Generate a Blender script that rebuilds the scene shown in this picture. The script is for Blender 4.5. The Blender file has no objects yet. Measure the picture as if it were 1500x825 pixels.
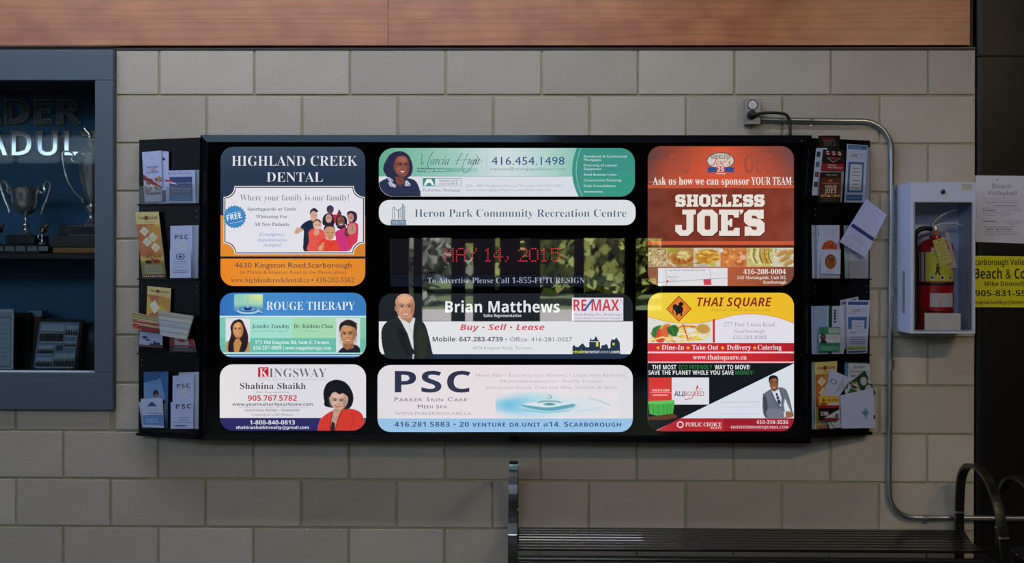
import bpy, bmesh, math, random
import numpy as np
from mathutils import Vector, Matrix
from mathutils.geometry import tessellate_polygon
random.seed(7)
SC = bpy.context.scene
COL = SC.collection

# ------------------------------------------------------------------ camera
F_PX, YAW, PITCH, ROLL = 1583.76, 0.01476, -0.00101, -0.00238
CX, CY = 750 + 4.15, 412.5 - 27.56                 # optical axis in the 1500x825 frame
CAM = np.array([0.0, -4.5, 1.55])
RM = Matrix.Rotation(YAW, 3, 'Z') @ Matrix.Rotation(PITCH, 3, 'X') @ Matrix.Rotation(ROLL, 3, 'Y')
RN = np.array(RM)
cd = bpy.data.cameras.new('camera')
cam = bpy.data.objects.new('camera', cd); COL.objects.link(cam); SC.camera = cam
cd.sensor_fit = 'HORIZONTAL'; cd.sensor_width = 36; cd.lens = F_PX / 1500 * 36
cd.shift_x = -4.15 / 1500; cd.shift_y = -27.56 / 1500
cd.clip_start = 0.05; cd.clip_end = 200
cam.matrix_world = Matrix.Translation(Vector(CAM)) @ (RM @ Matrix.Rotation(math.pi / 2, 3, 'X')).to_4x4()

# ------------------------------------------------------------------ world, sun, lamps, exposure
wd = bpy.data.worlds.new('world'); SC.world = wd; wd.use_nodes = True
wn = wd.node_tree; bg = wn.nodes['Background']
bg.inputs['Color'].default_value = (0.62, 0.78, 1.0, 1); bg.inputs['Strength'].default_value = 2.2
sd = bpy.data.lights.new('sun', 'SUN'); sd.energy = 62; sd.angle = 0.01; sd.color = (1, 0.96, 0.88)
sun = bpy.data.objects.new('sun', sd); COL.objects.link(sun); sun.rotation_euler = (math.radians(-42), math.radians(14), 0)
sun.location = (0, -20, 12)
def area(name, loc, rot, sx, sy, power, col):
    l = bpy.data.lights.new(name, 'AREA'); l.shape = 'RECTANGLE'; l.size = sx; l.size_y = sy; l.energy = power; l.color = col
    o = bpy.data.objects.new(name, l); COL.objects.link(o); o.location = loc; o.rotation_euler = [math.radians(a) for a in rot]
    return o
area('clerestory_daylight', (-4.2, -11.85, 5.4), (90, 0, 0), 10.6, 2.2, 150, (0.86, 0.93, 1.0))
area('added_side_daylight', (-9.8, -5.5, 2.6), (90, 0, -90), 6, 1.8, 22, (0.62, 0.8, 1.0))  # unseen source added so the trophies have something bright to reflect
area('added_letter_light', (-7.6, -11.85, 3.26), (90, 0, 0), 3.5, 0.4, 5, (0.7, 0.84, 1.0))  # strip of light added to brighten reflections in the mirror lettering
area('added_wash_cool', (-1.05, -0.95, 3.37), (0, 0, 0), 3.6, 0.12, 38, (0.82, 0.88, 1.0))  # unseen light added to make the wall brighter towards its top
area('washer_lamp_warm', (2.6, -3.2, 3.27), (0, 0, 0), 1.1, 0.12, 52, (1.0, 0.76, 0.47))
area('added_case_light', (-2.45, 0.06, 2.335), (24, 0, 0), 1.3, 0.02, 8.0, (0.75, 0.86, 1.0))  # added inside the case to put highlights on the trophies
area('added_rim_light', (-1.7, -0.85, 7.42), (0, 0, 0), 3.6, 1.2, 38, (0.4, 0.66, 1.0))  # overhead source added for the blue highlight on the sign rim
SC.view_settings.view_transform = 'Standard'; SC.view_settings.look = 'None'
SC.view_settings.exposure = 0.0; SC.view_settings.gamma = 1.0; SC.view_settings.use_curve_mapping = False
SC.cycles.max_bounces = 6; SC.cycles.diffuse_bounces = 3; SC.cycles.glossy_bounces = 4
SC.cycles.transparent_max_bounces = 12; SC.cycles.sample_clamp_indirect = 4.0
SC.cycles.use_denoising = True; SC.cycles.caustics_reflective = False; SC.cycles.caustics_refractive = False

# ------------------------------------------------------------------ helpers: rays, planes
def ray(u, v):
    u = np.asarray(u, float); v = np.asarray(v, float)
    d = np.stack([(u - CX) / F_PX, np.ones_like(u), -(v - CY) / F_PX], -1)
    return d @ RN.T
class Plane:
    def __init__(s, p, n): s.p = np.array(p, float); s.n = np.array(n, float) / np.linalg.norm(n)
    def __call__(s, u, v, off=0.0):
        d = ray(u, v); t = ((s.p + s.n * off - CAM) @ s.n) / (d @ s.n)
        return CAM + d * t[..., None] if np.ndim(t) else CAM + d * t
def YP(y): return Plane((0, y, 0), (0, -1, 0))
def W(u, v, y): return Vector(YP(y)(u, v))
def lin(c):
    if isinstance(c, str):
        c = c.lstrip('#'); c = [int(c[i:i+2], 16) for i in (0, 2, 4)]
    c = np.asarray(c, float) / 255.0
    return np.where(c <= 0.04045, c / 12.92, ((np.clip(c, 0, 1) + 0.055) / 1.055) ** 2.4)

# ------------------------------------------------------------------ materials
def nodes(m): m.use_nodes = True; return m.node_tree, m.node_tree.nodes['Principled BSDF']
MATS = {}
def mat(name, col, rough=0.5, metal=0.0, ior=1.5, spec=0.5, bump=0.0, bscale=60, var=0.0, vscale=8, coat=0.0):
    if name in MATS: return MATS[name]
    m = bpy.data.materials.new(name); MATS[name] = m; t, b = nodes(m)
    c = lin(col); b.inputs['Roughness'].default_value = rough; b.inputs['Metallic'].default_value = metal; b.inputs['IOR'].default_value = ior
    b.inputs['Coat Weight'].default_value = coat; b.inputs['Specular IOR Level'].default_value = spec
    tc = t.nodes.new('ShaderNodeTexCoord')
    n = t.nodes.new('ShaderNodeTexNoise'); n.inputs['Scale'].default_value = vscale; n.inputs['Detail'].default_value = 4
    t.links.new(tc.outputs['Object'], n.inputs['Vector'])
    mx = t.nodes.new('ShaderNodeMix'); mx.data_type = 'RGBA'
    v = max(var, 0.03)
    mx.inputs['A'].default_value = (*np.clip(c * (1 - v), 0, 1), 1); mx.inputs['B'].default_value = (*np.clip(c * (1 + v), 0, 1), 1)
    t.links.new(n.outputs['Fac'], mx.inputs['Factor']); t.links.new(mx.outputs['Result'], b.inputs['Base Color'])
    if bump:
        n2 = t.nodes.new('ShaderNodeTexNoise'); n2.inputs['Scale'].default_value = bscale; n2.inputs['Detail'].default_value = 5
        t.links.new(tc.outputs['Object'], n2.inputs['Vector'])
        bp = t.nodes.new('ShaderNodeBump'); bp.inputs['Strength'].default_value = bump; bp.inputs['Distance'].default_value = 0.004
        t.links.new(n2.outputs['Fac'], bp.inputs['Height']); t.links.new(bp.outputs['Normal'], b.inputs['Normal'])
    return m
def print_mat(name, emis, rough, ior):
    m = bpy.data.materials.new(name); t, b = nodes(m); a = t.nodes.new('ShaderNodeAttribute'); a.attribute_name = 'Col'
    b.inputs['Roughness'].default_value = rough; b.inputs['IOR'].default_value = ior
    if emis:
        b.inputs['Base Color'].default_value = (0.004, 0.004, 0.005, 1)
        t.links.new(a.outputs['Color'], b.inputs['Emission Color']); b.inputs['Emission Strength'].default_value = emis
    else: t.links.new(a.outputs['Color'], b.inputs['Base Color'])
    MATS[name] = m; return m
GLOSS_IOR = 1.75
BACKLIT = print_mat('backlit_print', 0.92, 0.015, GLOSS_IOR)
PAPER = print_mat('printed_paper', 0, 0.42, 1.45)
LEDM = print_mat('led_dots', 1.0, 0.3, 1.45)
def glass_mat(name, tint, ior=1.5, rough=0.0):
    m = bpy.data.materials.new(name); m.use_nodes = True; t = m.node_tree; t.nodes.clear()
    o = t.nodes.new('ShaderNodeOutputMaterial'); tr = t.nodes.new('ShaderNodeBsdfTransparent'); tr.inputs['Color'].default_value = (*tint, 1)
    g = t.nodes.new('ShaderNodeBsdfGlossy'); g.inputs['Roughness'].default_value = rough
    f = t.nodes.new('ShaderNodeFresnel'); f.inputs['IOR'].default_value = ior; mx = t.nodes.new('ShaderNodeMixShader')
    t.links.new(f.outputs[0], mx.inputs[0]); t.links.new(tr.outputs[0], mx.inputs[1]); t.links.new(g.outputs[0], mx.inputs[2]); t.links.new(mx.outputs[0], o.inputs[0])
    MATS[name] = m; return m
CLEAR = glass_mat('clear_acrylic', (0.97, 0.975, 0.98), 1.22, 0.02)
PANE = glass_mat('pane_glass', (0.9, 0.94, 0.95), 1.27)

# ------------------------------------------------------------------ object helpers
def tag(o, label=None, cat=None, group=None, kind=None):
    if label: o['label'] = label
    if cat: o['category'] = cat
    if group: o['group'] = group
    if kind: o['kind'] = kind
    return o
def empty(name, loc, label=None, cat=None, group=None, kind=None):
    o = bpy.data.objects.new(name, None); COL.objects.link(o); o.location = loc; o.empty_display_size = 0.05
    return tag(o, label, cat, group, kind)
def wloc(o):
    p = Vector((0, 0, 0))
    while o: p += Vector(o.location); o = o.parent
    return p
def link(name, me, m, parent=None, loc=None):
    """me in world coordinates; the object origin is moved to loc (default centre)"""
    o = bpy.data.objects.new(name, me)
    if loc is None:
        n = len(me.vertices); a = np.empty(n * 3); me.vertices.foreach_get('co', a); a = a.reshape(-1, 3)
        loc = Vector(((a[:, 0].min() + a[:, 0].max()) / 2, (a[:, 1].min() + a[:, 1].max()) / 2, a[:, 2].min()))
    loc = Vector(loc)
    me.transform(Matrix.Translation(-loc))
    COL.objects.link(o)
    if parent: o.parent = parent; o.location = loc - wloc(parent)
    else: o.location = loc
    if m is not None: me.materials.append(m)
    return o
class MB:
    def __init__(s): s.bm = bmesh.new()
    def box(s, lo, hi, bevel=0.0, seg=1):
        r = bmesh.ops.create_cube(s.bm, size=1); vs = r['verts']
        lo = Vector(lo); hi = Vector(hi)
        for v in vs: v.co = Vector([lo[i] + (v.co[i] + 0.5) * (hi[i] - lo[i]) for i in range(3)])
        if bevel:
            es = list({e for v in vs for e in v.link_edges})
            bmesh.ops.bevel(s.bm, geom=es, offset=bevel, segments=seg, affect='EDGES', profile=0.6)
        return s
    def prism(s, pts, dvec, flip=False):
        """polygon of world points extruded along dvec"""
        a = [s.bm.verts.new(p) for p in pts]; b = [s.bm.verts.new(Vector(p) + Vector(dvec)) for p in pts]
        s.bm.faces.new(a); s.bm.faces.new(b[::-1]); n = len(a)
        for i in range(n): s.bm.faces.new((a[i], b[i], b[(i+1) % n], a[(i+1) % n]))
        bmesh.ops.recalc_face_normals(s.bm, faces=s.bm.faces)
        return s
    def tube(s, pts, r, seg=10, cap=True):
        pts = [Vector(p) for p in pts]; rings = []; up = None
        rs = r if isinstance(r, (list, tuple)) else [r] * len(pts)
        for i, p in enumerate(pts):
            t = (pts[min(i+1, len(pts)-1)] - pts[max(i-1, 0)]).normalized()
            if up is None: up = t.orthogonal().normalized()
            up = (up - t * up.dot(t)).normalized(); sd_ = t.cross(up)
            rings.append([s.bm.verts.new(p + (up * math.cos(a) + sd_ * math.sin(a)) * rs[i]) for a in [2 * math.pi * k / seg for k in range(seg)]])
        for a, b in zip(rings, rings[1:]):
            for k in range(seg): s.bm.faces.new((a[k], a[(k+1) % seg], b[(k+1) % seg], b[k]))
        if cap: s.bm.faces.new(rings[0][::-1]); s.bm.faces.new(rings[-1])
        return s
    def lathe(s, c, prof, seg=32, axis='Z'):
        """prof: list of (radius, height) around c"""
        c = Vector(c); rings = []
        for r, h in prof:
            rings.append([s.bm.verts.new(c + (Vector((r * math.cos(a), r * math.sin(a), h)) if axis == 'Z' else Vector((r * math.cos(a), -h, r * math.sin(a))))) for a in [2 * math.pi * k / seg for k in range(seg)]])
        for a, b in zip(rings, rings[1:]):
            for k in range(seg): s.bm.faces.new((a[k], a[(k+1) % seg], b[(k+1) % seg], b[k]))
        s.bm.faces.new(rings[0][::-1]); s.bm.faces.new(rings[-1])
        bmesh.ops.recalc_face_normals(s.bm, faces=s.bm.faces)
        return s
    def ribbon(s, path, w, th, x):
        """flat bar bent in the YZ plane: path of (y,z), width along x, thickness th"""
        P = [Vector((0, a, b)) for a, b in path]; R = []
        for i, p in enumerate(P):
            t = (P[min(i+1, len(P)-1)] - P[max(i-1, 0)]).normalized(); n = Vector((0, -t.z, t.y))
            R.append([s.bm.verts.new(Vector((x + sx * w / 2, 0, 0)) + p + n * sn * th / 2) for sx, sn in ((-1, -1), (1, -1), (1, 1), (-1, 1))])
        for a, b in zip(R, R[1:]):
            for k in range(4): s.bm.faces.new((a[k], a[(k+1) % 4], b[(k+1) % 4], b[k]))
        s.bm.faces.new(R[0][::-1]); s.bm.faces.new(R[-1]); bmesh.ops.recalc_face_normals(s.bm, faces=s.bm.faces)
        return s
    def build(s, name, m, parent=None, loc=None, smooth=False):
        me = bpy.data.meshes.new(name); s.bm.to_mesh(me); s.bm.free()
        if smooth:
            for p in me.polygons: p.use_smooth = True
            try: me.set_sharp_from_angle(angle=math.radians(40))
            except Exception: pass
        return link(name, me, m, parent, loc)
def spline(pts, n=8):
    P = [Vector(p) for p in pts]; P = [P[0] * 2 - P[1]] + P + [P[-1] * 2 - P[-2]]; out = []
    for i in range(1, len(P) - 2):
        a, b, c, d = P[i-1:i+3]
        for k in range(n):
            t = k / n
            out.append(0.5 * ((2 * b) + (c - a) * t + (2 * a - 5 * b + 4 * c - d) * t * t + (3 * b - a - 3 * c + d) * t ** 3))
    return out + [P[-2]]

# ------------------------------------------------------------------ lettering
GC = {}
ALPH = {'sb': (0x1D400, 0x1D41A, 0x1D7CE, 0.0), 'sr': (0x1D400, 0x1D41A, 0x1D7CE, -0.0115), 'si': (0x1D434, 0x1D44E, 0, 0.0), 'B': (0x1D5D4, 0x1D5EE, 0x1D7EC, 0.0), 'BI': (0x1D63C, 0x1D656, 0x1D7EC, 0.0)}
def styled(st, ch):
    """the same letter in the serif, italic or bold alphabet that the built-in font carries"""
    if st == 'reg' or not (ch.isascii() and ch.isalnum()): return ch, 0.0
    up_, lo_, dg, off = ALPH[st]
    if ch.isdigit(): return (chr(dg + int(ch)), off) if dg else (ch, 0.0)
    if ch.isupper(): return chr(up_ + ord(ch) - 65), off
    return (chr(0x210E) if st == 'si' and ch == 'h' else chr(lo_ + ord(ch) - 97)), off
def type_mesh(body, off):
    c = bpy.data.curves.new('t', 'FONT'); c.body = body; c.resolution_u = 2; c.offset = off
    o = bpy.data.objects.new('t', c); me = bpy.data.meshes.new_from_object(o)
    v = [(p.co.x, p.co.y) for p in me.vertices]; f = [tuple(p.vertices) for p in me.polygons]
    bpy.data.objects.remove(o); bpy.data.curves.remove(c); bpy.data.meshes.remove(me); return v, f
BAR, _ = type_mesh('|', 0.0); BARX = min(p[0] for p in BAR); BARW = max(p[0] for p in BAR) - BARX
def glyph(st, ch):
    """advance, outline points and faces of one character; a bar set after it measures the advance"""
    g, off = styled(st, ch); k = (g, off)
    if k not in GC:
        v, f = type_mesh(g + '|', off); P = np.array(v).reshape(-1, 2); last = P[:, 0] > P[:, 0].max() - BARW - 0.004
        keep = np.flatnonzero(~last); at = {int(j): i for i, j in enumerate(keep)}
        GC[k] = (P[last, 0].min() - BARX + off, P[keep], [tuple(at[i] for i in t) for t in f if all(i in at for i in t)])
    return GC[k]
CAPH = {'sb': 0.676, 'sr': 0.676, 'si': 0.66, 'B': 0.714, 'BI': 0.714, 'reg': 0.73}

# ------------------------------------------------------------------ flat print
def clip_poly(pts, clip):
    """Sutherland-Hodgman of pts by a convex polygon (clockwise on screen, y down)"""
    def area2(p): return sum(p[i][0] * p[(i+1) % len(p)][1] - p[(i+1) % len(p)][0] * p[i][1] for i in range(len(p)))
    if area2(clip) < 0: clip = clip[::-1]
    out = list(pts)
    for i in range(len(clip)):
        a, b = clip[i], clip[(i+1) % len(clip)]; inp, out = out, []
        if not inp: break
        side = lambda p: (b[0]-a[0]) * (p[1]-a[1]) - (b[1]-a[1]) * (p[0]-a[0])
        for j in range(len(inp)):
            p, q = inp[j-1], inp[j]; sp, sq = side(p), side(q)
            if (sp >= 0) != (sq >= 0):
                t = sp / (sp - sq); out.append((p[0] + t * (q[0]-p[0]), p[1] + t * (q[1]-p[1])))
            if sq >= 0: out.append(q)
    return out
def rrect(x0, y0, x1, y1, r, n=7):
    o = []
    for cx, cy, a0 in ((x1-r, y0+r, -90), (x1-r, y1-r, 0), (x0+r, y1-r, 90), (x0+r, y0+r, 180)):
        for k in range(n + 1):
            a = math.radians(a0 + 90 * k / n); o.append((cx + r * math.cos(a), cy + r * math.sin(a)))
    return o
def oval(cx, cy, rx, ry, n=24, ang=0):
    c, s = math.cos(math.radians(ang)), math.sin(math.radians(ang)); o = []
    for k in range(n):
        a = 2 * math.pi * k / n; x, y = rx * math.cos(a), ry * math.sin(a); o.append((cx + x * c - y * s, cy + x * s + y * c))
    return o
class Art:
    """flat print on a surface; pm(u, v, off) maps print coordinates to the surface in the scene"""
    STEP = 0.00006
    def __init__(s, pm, off=0.0, clip=None):
        s.pm = pm; s.off = off; s.clip = clip; s.V = []; s.L = []; s.CN = []; s.C = []; s.n = 0; s.marks = []
    def _add(s, P, faces, col):
        s.V.append(np.asarray(P, float).reshape(-1, 3)); c = lin(col) if not isinstance(col, np.ndarray) else col
        for f in faces:
            s.L.extend([i + s.n for i in f]); s.CN.append(len(f)); s.C.append(np.tile(c, (len(f), 1)))
        s.n += len(s.V[-1])
    def up(s, k=1): s.off += s.STEP * k
    def poly(s, pts, col, up=True):
        if up: s.up()
        if s.clip: pts = clip_poly(pts, s.clip)
        if len(pts) < 3: return s
        u = np.array([p[0] for p in pts], float); v = np.array([p[1] for p in pts], float)
        P = s.pm(u, v, s.off); tr = tessellate_polygon([[Vector((a, b, 0)) for a, b in pts]])
        s._add(P, [s._wind(pts, t) for t in tr], col); return s
    def _wind(s, pts, t):
        a, b, c = [pts[i] for i in t]
        cr = (b[0]-a[0]) * (c[1]-a[1]) - (b[1]-a[1]) * (c[0]-a[0])
        return t if cr < 0 else t[::-1]
    def rect(s, x0, y0, x1, y1, col): return s.poly([(x0, y0), (x1, y0), (x1, y1), (x0, y1)], col)
    def ell(s, cx, cy, rx, ry, col, n=24, ang=0): return s.poly(oval(cx, cy, rx, ry, n, ang), col)
    def line(s, pts, w, col):
        s.up()
        for (x0, y0), (x1, y1) in zip(pts, pts[1:]):
            d = math.hypot(x1-x0, y1-y0) or 1; nx, ny = -(y1-y0) / d * w / 2, (x1-x0) / d * w / 2
            ex, ey = (x1-x0) / d * w * .25, (y1-y0) / d * w * .25
            s.poly([(x0+nx-ex, y0+ny-ey), (x1+nx+ex, y1+ny+ey), (x1-nx+ex, y1-ny+ey), (x0-nx-ex, y0-ny-ey)], col, up=False)
        return s
    def text(s, txt, x0, x1, ytop, ybase, col, st='sr', skew=0.0, rot=0.0, caps=None, track=0.0):
        """fitted between x0 and x1, capitals from ytop to ybase; caps = style of small capitals"""
        s.up(); X = 0; parts = []; H = CAPH[st]; s.marks.append((s.n, len(s.L), len(s.CN)))
        for ch in txt:
            sc = 1.0; c2 = ch
            if caps and ch.islower(): c2 = ch.upper(); sc = caps
            if ch == ' ': X += 0.28 + track; continue
            adv, v, f = glyph(st, c2)
            if len(v): parts.append((v * sc + [X, 0], f))
            X += adv * sc + track
        if not parts: return s
        mn = min(p[0][:, 0].min() for p in parts); mxx = max(p[0][:, 0].max() for p in parts)
        sx = (x1 - x0) / (mxx - mn); sy = (ybase - ytop) / H
        ca, sa = math.cos(math.radians(rot)), math.sin(math.radians(rot))
        for v, f in parts:
            a = (v[:, 0] - mn) * sx + v[:, 1] * sy * skew; b = -v[:, 1] * sy
            u = x0 + a * ca - b * sa; w = ybase + a * sa + b * ca
            s._add(s.pm(u, w, s.off), f, col)
        return s
    def grid(s, cv, mask=None):
        s.up(); P = s.pm(cv.X.ravel(), cv.Y.ravel(), s.off); h, w = cv.X.shape
        col = lin(cv.I.reshape(-1, 3)); idx = np.arange(h * w).reshape(h, w)
        q = np.stack([idx[:-1, :-1], idx[1:, :-1], idx[1:, 1:], idx[:-1, 1:]], -1).reshape(-1, 4)
        if mask is not None:
            m = mask.ravel()[q].mean(1) > 0.5; q = q[m]
        if s.clip:
            c = s.clip; A = sum(c[i][0] * c[(i+1) % len(c)][1] - c[(i+1) % len(c)][0] * c[i][1] for i in range(len(c)))
            if A < 0: c = c[::-1]
            ins = np.ones(h * w, bool); X, Y = cv.X.ravel(), cv.Y.ravel()
            for i in range(len(c)):
                a, b = c[i], c[(i+1) % len(c)]; ins &= ((b[0]-a[0]) * (Y-a[1]) - (b[1]-a[1]) * (X-a[0])) >= -1e-6
            q = q[ins[q].all(1)]
        s.V.append(P); s.L.extend((q + s.n).ravel().tolist()); s.CN.extend([4] * len(q)); s.C.append(col[q.ravel()]); s.n += len(P)
        return s
    def slab(s, pts, th, col, edge=None):
        """paper or board: front outline pts at the present offset with thickness th behind it"""
        u = np.array([p[0] for p in pts], float); v = np.array([p[1] for p in pts], float); k = len(pts)
        Fp = s.pm(u, v, s.off); Bp = s.pm(u, v, s.off - th)
        nrm = np.cross(Fp[1] - Fp[0], Fp[2] - Fp[1]); nrm /= np.linalg.norm(nrm)
        Bp = Fp + nrm * th * (1 if nrm @ (Fp[0] - CAM) > 0 else -1)
        s._add(np.concatenate([Fp, Bp]), [tuple(range(k))[::-1], tuple(range(k, 2 * k))] + [(i, (i+1) % k, k + (i+1) % k, k + i) for i in range(k)], lin(col))
        return s
    def grad(s, x0, y0, x1, y1, stops, axis='x', n=26):
        s.up(); ps = [p for p, _ in stops]; cs = np.array([lin(c) for _, c in stops])
        a0, a1 = (x0, x1) if axis == 'x' else (y0, y1)
        for k in range(n):
            p, q = a0 + (a1 - a0) * k / n, a0 + (a1 - a0) * (k + 1) / n
            pts = [(p, y0), (q, y0), (q, y1), (p, y1)] if axis == 'x' else [(x0, p), (x1, p), (x1, q), (x0, q)]
            if s.clip: pts = clip_poly(pts, s.clip)
            if len(pts) < 3: continue
            u = np.array([g[0] for g in pts], float); v = np.array([g[1] for g in pts], float)
            tt = ((u if axis == 'x' else v) - a0) / (a1 - a0); cc = np.stack([np.interp(tt, ps, cs[:, i]) for i in range(3)], -1)
            s.V.append(s.pm(u, v, s.off)); s.L.extend([i + s.n for i in range(len(pts))][::-1]); s.CN.append(len(pts)); s.C.append(cc[::-1]); s.n += len(pts)
        return s
    def lines_apart(s):
        """one print per line of text"""
        V = np.concatenate(s.V); C = np.concatenate(s.C); M = [(0, 0, 0)] + s.marks[1:] + [(s.n, len(s.L), len(s.CN))]; out = []
        for (n0, l0, f0), (n1, l1, f1) in zip(M, M[1:]):
            if f1 == f0: continue
            a = Art(s.pm, s.off); a.V = [V[n0:n1]]; a.L = [i - n0 for i in s.L[l0:l1]]; a.CN = s.CN[f0:f1]; a.C = [C[l0:l1]]; a.n = n1 - n0; out.append(a)
        return out
    def build(s, name, m, parent=None, loc=None):
        V = np.concatenate(s.V); L = np.array(s.L, np.int32); CN = np.array(s.CN, np.int32); C = np.concatenate(s.C)
        me = bpy.data.meshes.new(name); me.vertices.add(len(V)); me.vertices.foreach_set('co', V.ravel())
        me.loops.add(len(L)); me.loops.foreach_set('vertex_index', L)
        me.polygons.add(len(CN)); st = np.concatenate([[0], np.cumsum(CN)[:-1]]).astype(np.int32)
        me.polygons.foreach_set('loop_start', st)
        try: me.polygons.foreach_set('loop_total', CN)
        except Exception: pass
        me.update(calc_edges=True); me.shade_flat()
        a = me.color_attributes.new('Col', 'FLOAT_COLOR', 'CORNER'); a.data.foreach_set('color', np.concatenate([C, np.ones((len(C), 1))], 1).astype(np.float32).ravel())
        return link(name, me, m, parent, loc)
class Cv:
    """small painted raster for printed photographs"""
    def __init__(s, x0, y0, x1, y1, bg, step=0.7):
        nx = max(2, int(round((x1-x0) / step)) + 1); ny = max(2, int(round((y1-y0) / step)) + 1)
        s.X, s.Y = np.meshgrid(np.linspace(x0, x1, nx), np.linspace(y0, y1, ny)); s.I = np.zeros(s.X.shape + (3,)); s.I[:] = s.c(bg); s.M = np.zeros(s.X.shape)
    def c(s, c):
        if isinstance(c, str): c = c.lstrip('#'); return np.array([int(c[i:i+2], 16) for i in (0, 2, 4)], float)
        return np.array(c, float)
    def put(s, m, col, a=1.0):
        m = np.clip(m, 0, 1) * a; s.I = s.I * (1 - m[..., None]) + s.c(col) * m[..., None]; s.M = np.maximum(s.M, m); return s
    def ell(s, cx, cy, rx, ry, col, soft=0.8, ang=0, a=1.0):
        t = math.radians(ang); dx, dy = s.X - cx, s.Y - cy; u = dx * math.cos(t) + dy * math.sin(t); v = -dx * math.sin(t) + dy * math.cos(t)
        r = np.sqrt((u / rx) ** 2 + (v / ry) ** 2); return s.put((1 - r) * min(rx, ry) / soft + 0.5, col, a)
    def poly(s, pts, col, soft=0.8, a=1.0):
        ins = np.zeros(s.X.shape, bool); dist = np.full(s.X.shape, 1e9); n = len(pts)
        for i in range(n):
            x0, y0 = pts[i]; x1, y1 = pts[(i+1) % n]
            if y0 != y1:
                c = ((y0 > s.Y) != (y1 > s.Y)) & (s.X < (x1-x0) * (s.Y-y0) / (y1-y0) + x0); ins ^= c
            l2 = (x1-x0) ** 2 + (y1-y0) ** 2 or 1e-9; t = np.clip(((s.X-x0) * (x1-x0) + (s.Y-y0) * (y1-y0)) / l2, 0, 1)
            dist = np.minimum(dist, np.hypot(s.X - x0 - t * (x1-x0), s.Y - y0 - t * (y1-y0)))
        return s.put(np.where(ins, dist, -dist) / soft + 0.5, col, a)
    def blob(s, pts, col, soft=0.8, a=1.0, n=6):
        P = [Vector((x, y, 0)) for x, y in pts]; k = len(P); o = []
        for i in range(k):
            A, B, C_, D = P[i-1], P[i], P[(i+1) % k], P[(i+2) % k]
            for j in range(n):
                t = j / n; q = 0.5 * (2 * B + (C_ - A) * t + (2 * A - 5 * B + 4 * C_ - D) * t * t + (3 * B - A - 3 * C_ + D) * t ** 3); o.append((q.x, q.y))
        return s.poly(o, col, soft, a)
    def line(s, pts, w, col, soft=0.8, a=1.0):
        d = np.full(s.X.shape, 1e9)
        for (x0, y0), (x1, y1) in zip(pts, pts[1:]):
            l2 = (x1-x0) ** 2 + (y1-y0) ** 2 or 1e-9; t = np.clip(((s.X-x0) * (x1-x0) + (s.Y-y0) * (y1-y0)) / l2, 0, 1)
            d = np.minimum(d, np.hypot(s.X - x0 - t * (x1-x0), s.Y - y0 - t * (y1-y0)))
        return s.put((w / 2 - d) / soft + 0.5, col, a)
    def gradx(s, cols):
        t = (s.X - s.X.min()) / (s.X.max() - s.X.min()); return s._g(t, cols)
    def grady(s, cols):
        t = (s.Y - s.Y.min()) / (s.Y.max() - s.Y.min()); return s._g(t, cols)
    def _g(s, t, cols):
        ps = [p for p, _ in cols]; cs = np.array([s.c(c) for _, c in cols]); s.I = np.stack([np.interp(t, ps, cs[:, i]) for i in range(3)], -1); return s
    def noise(s, amp, cell, seed=1):
        r = np.random.RandomState(seed); h, w = s.X.shape; st = (s.X[0, 1] - s.X[0, 0]); k = max(1, int(cell / st)); a = r.rand(h // k + 3, w // k + 3) - 0.5
        yy = np.arange(h) / k; xx = np.arange(w) / k; y0 = yy.astype(int); x0 = xx.astype(int); fy = (yy - y0)[:, None]; fx = (xx - x0)[None]
        n = a[y0][:, x0] * (1-fy) * (1-fx) + a[y0+1][:, x0] * fy * (1-fx) + a[y0][:, x0+1] * (1-fy) * fx + a[y0+1][:, x0+1] * fy * fx
        s.I = np.clip(s.I + n[..., None] * amp, 0, 255); return s
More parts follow.
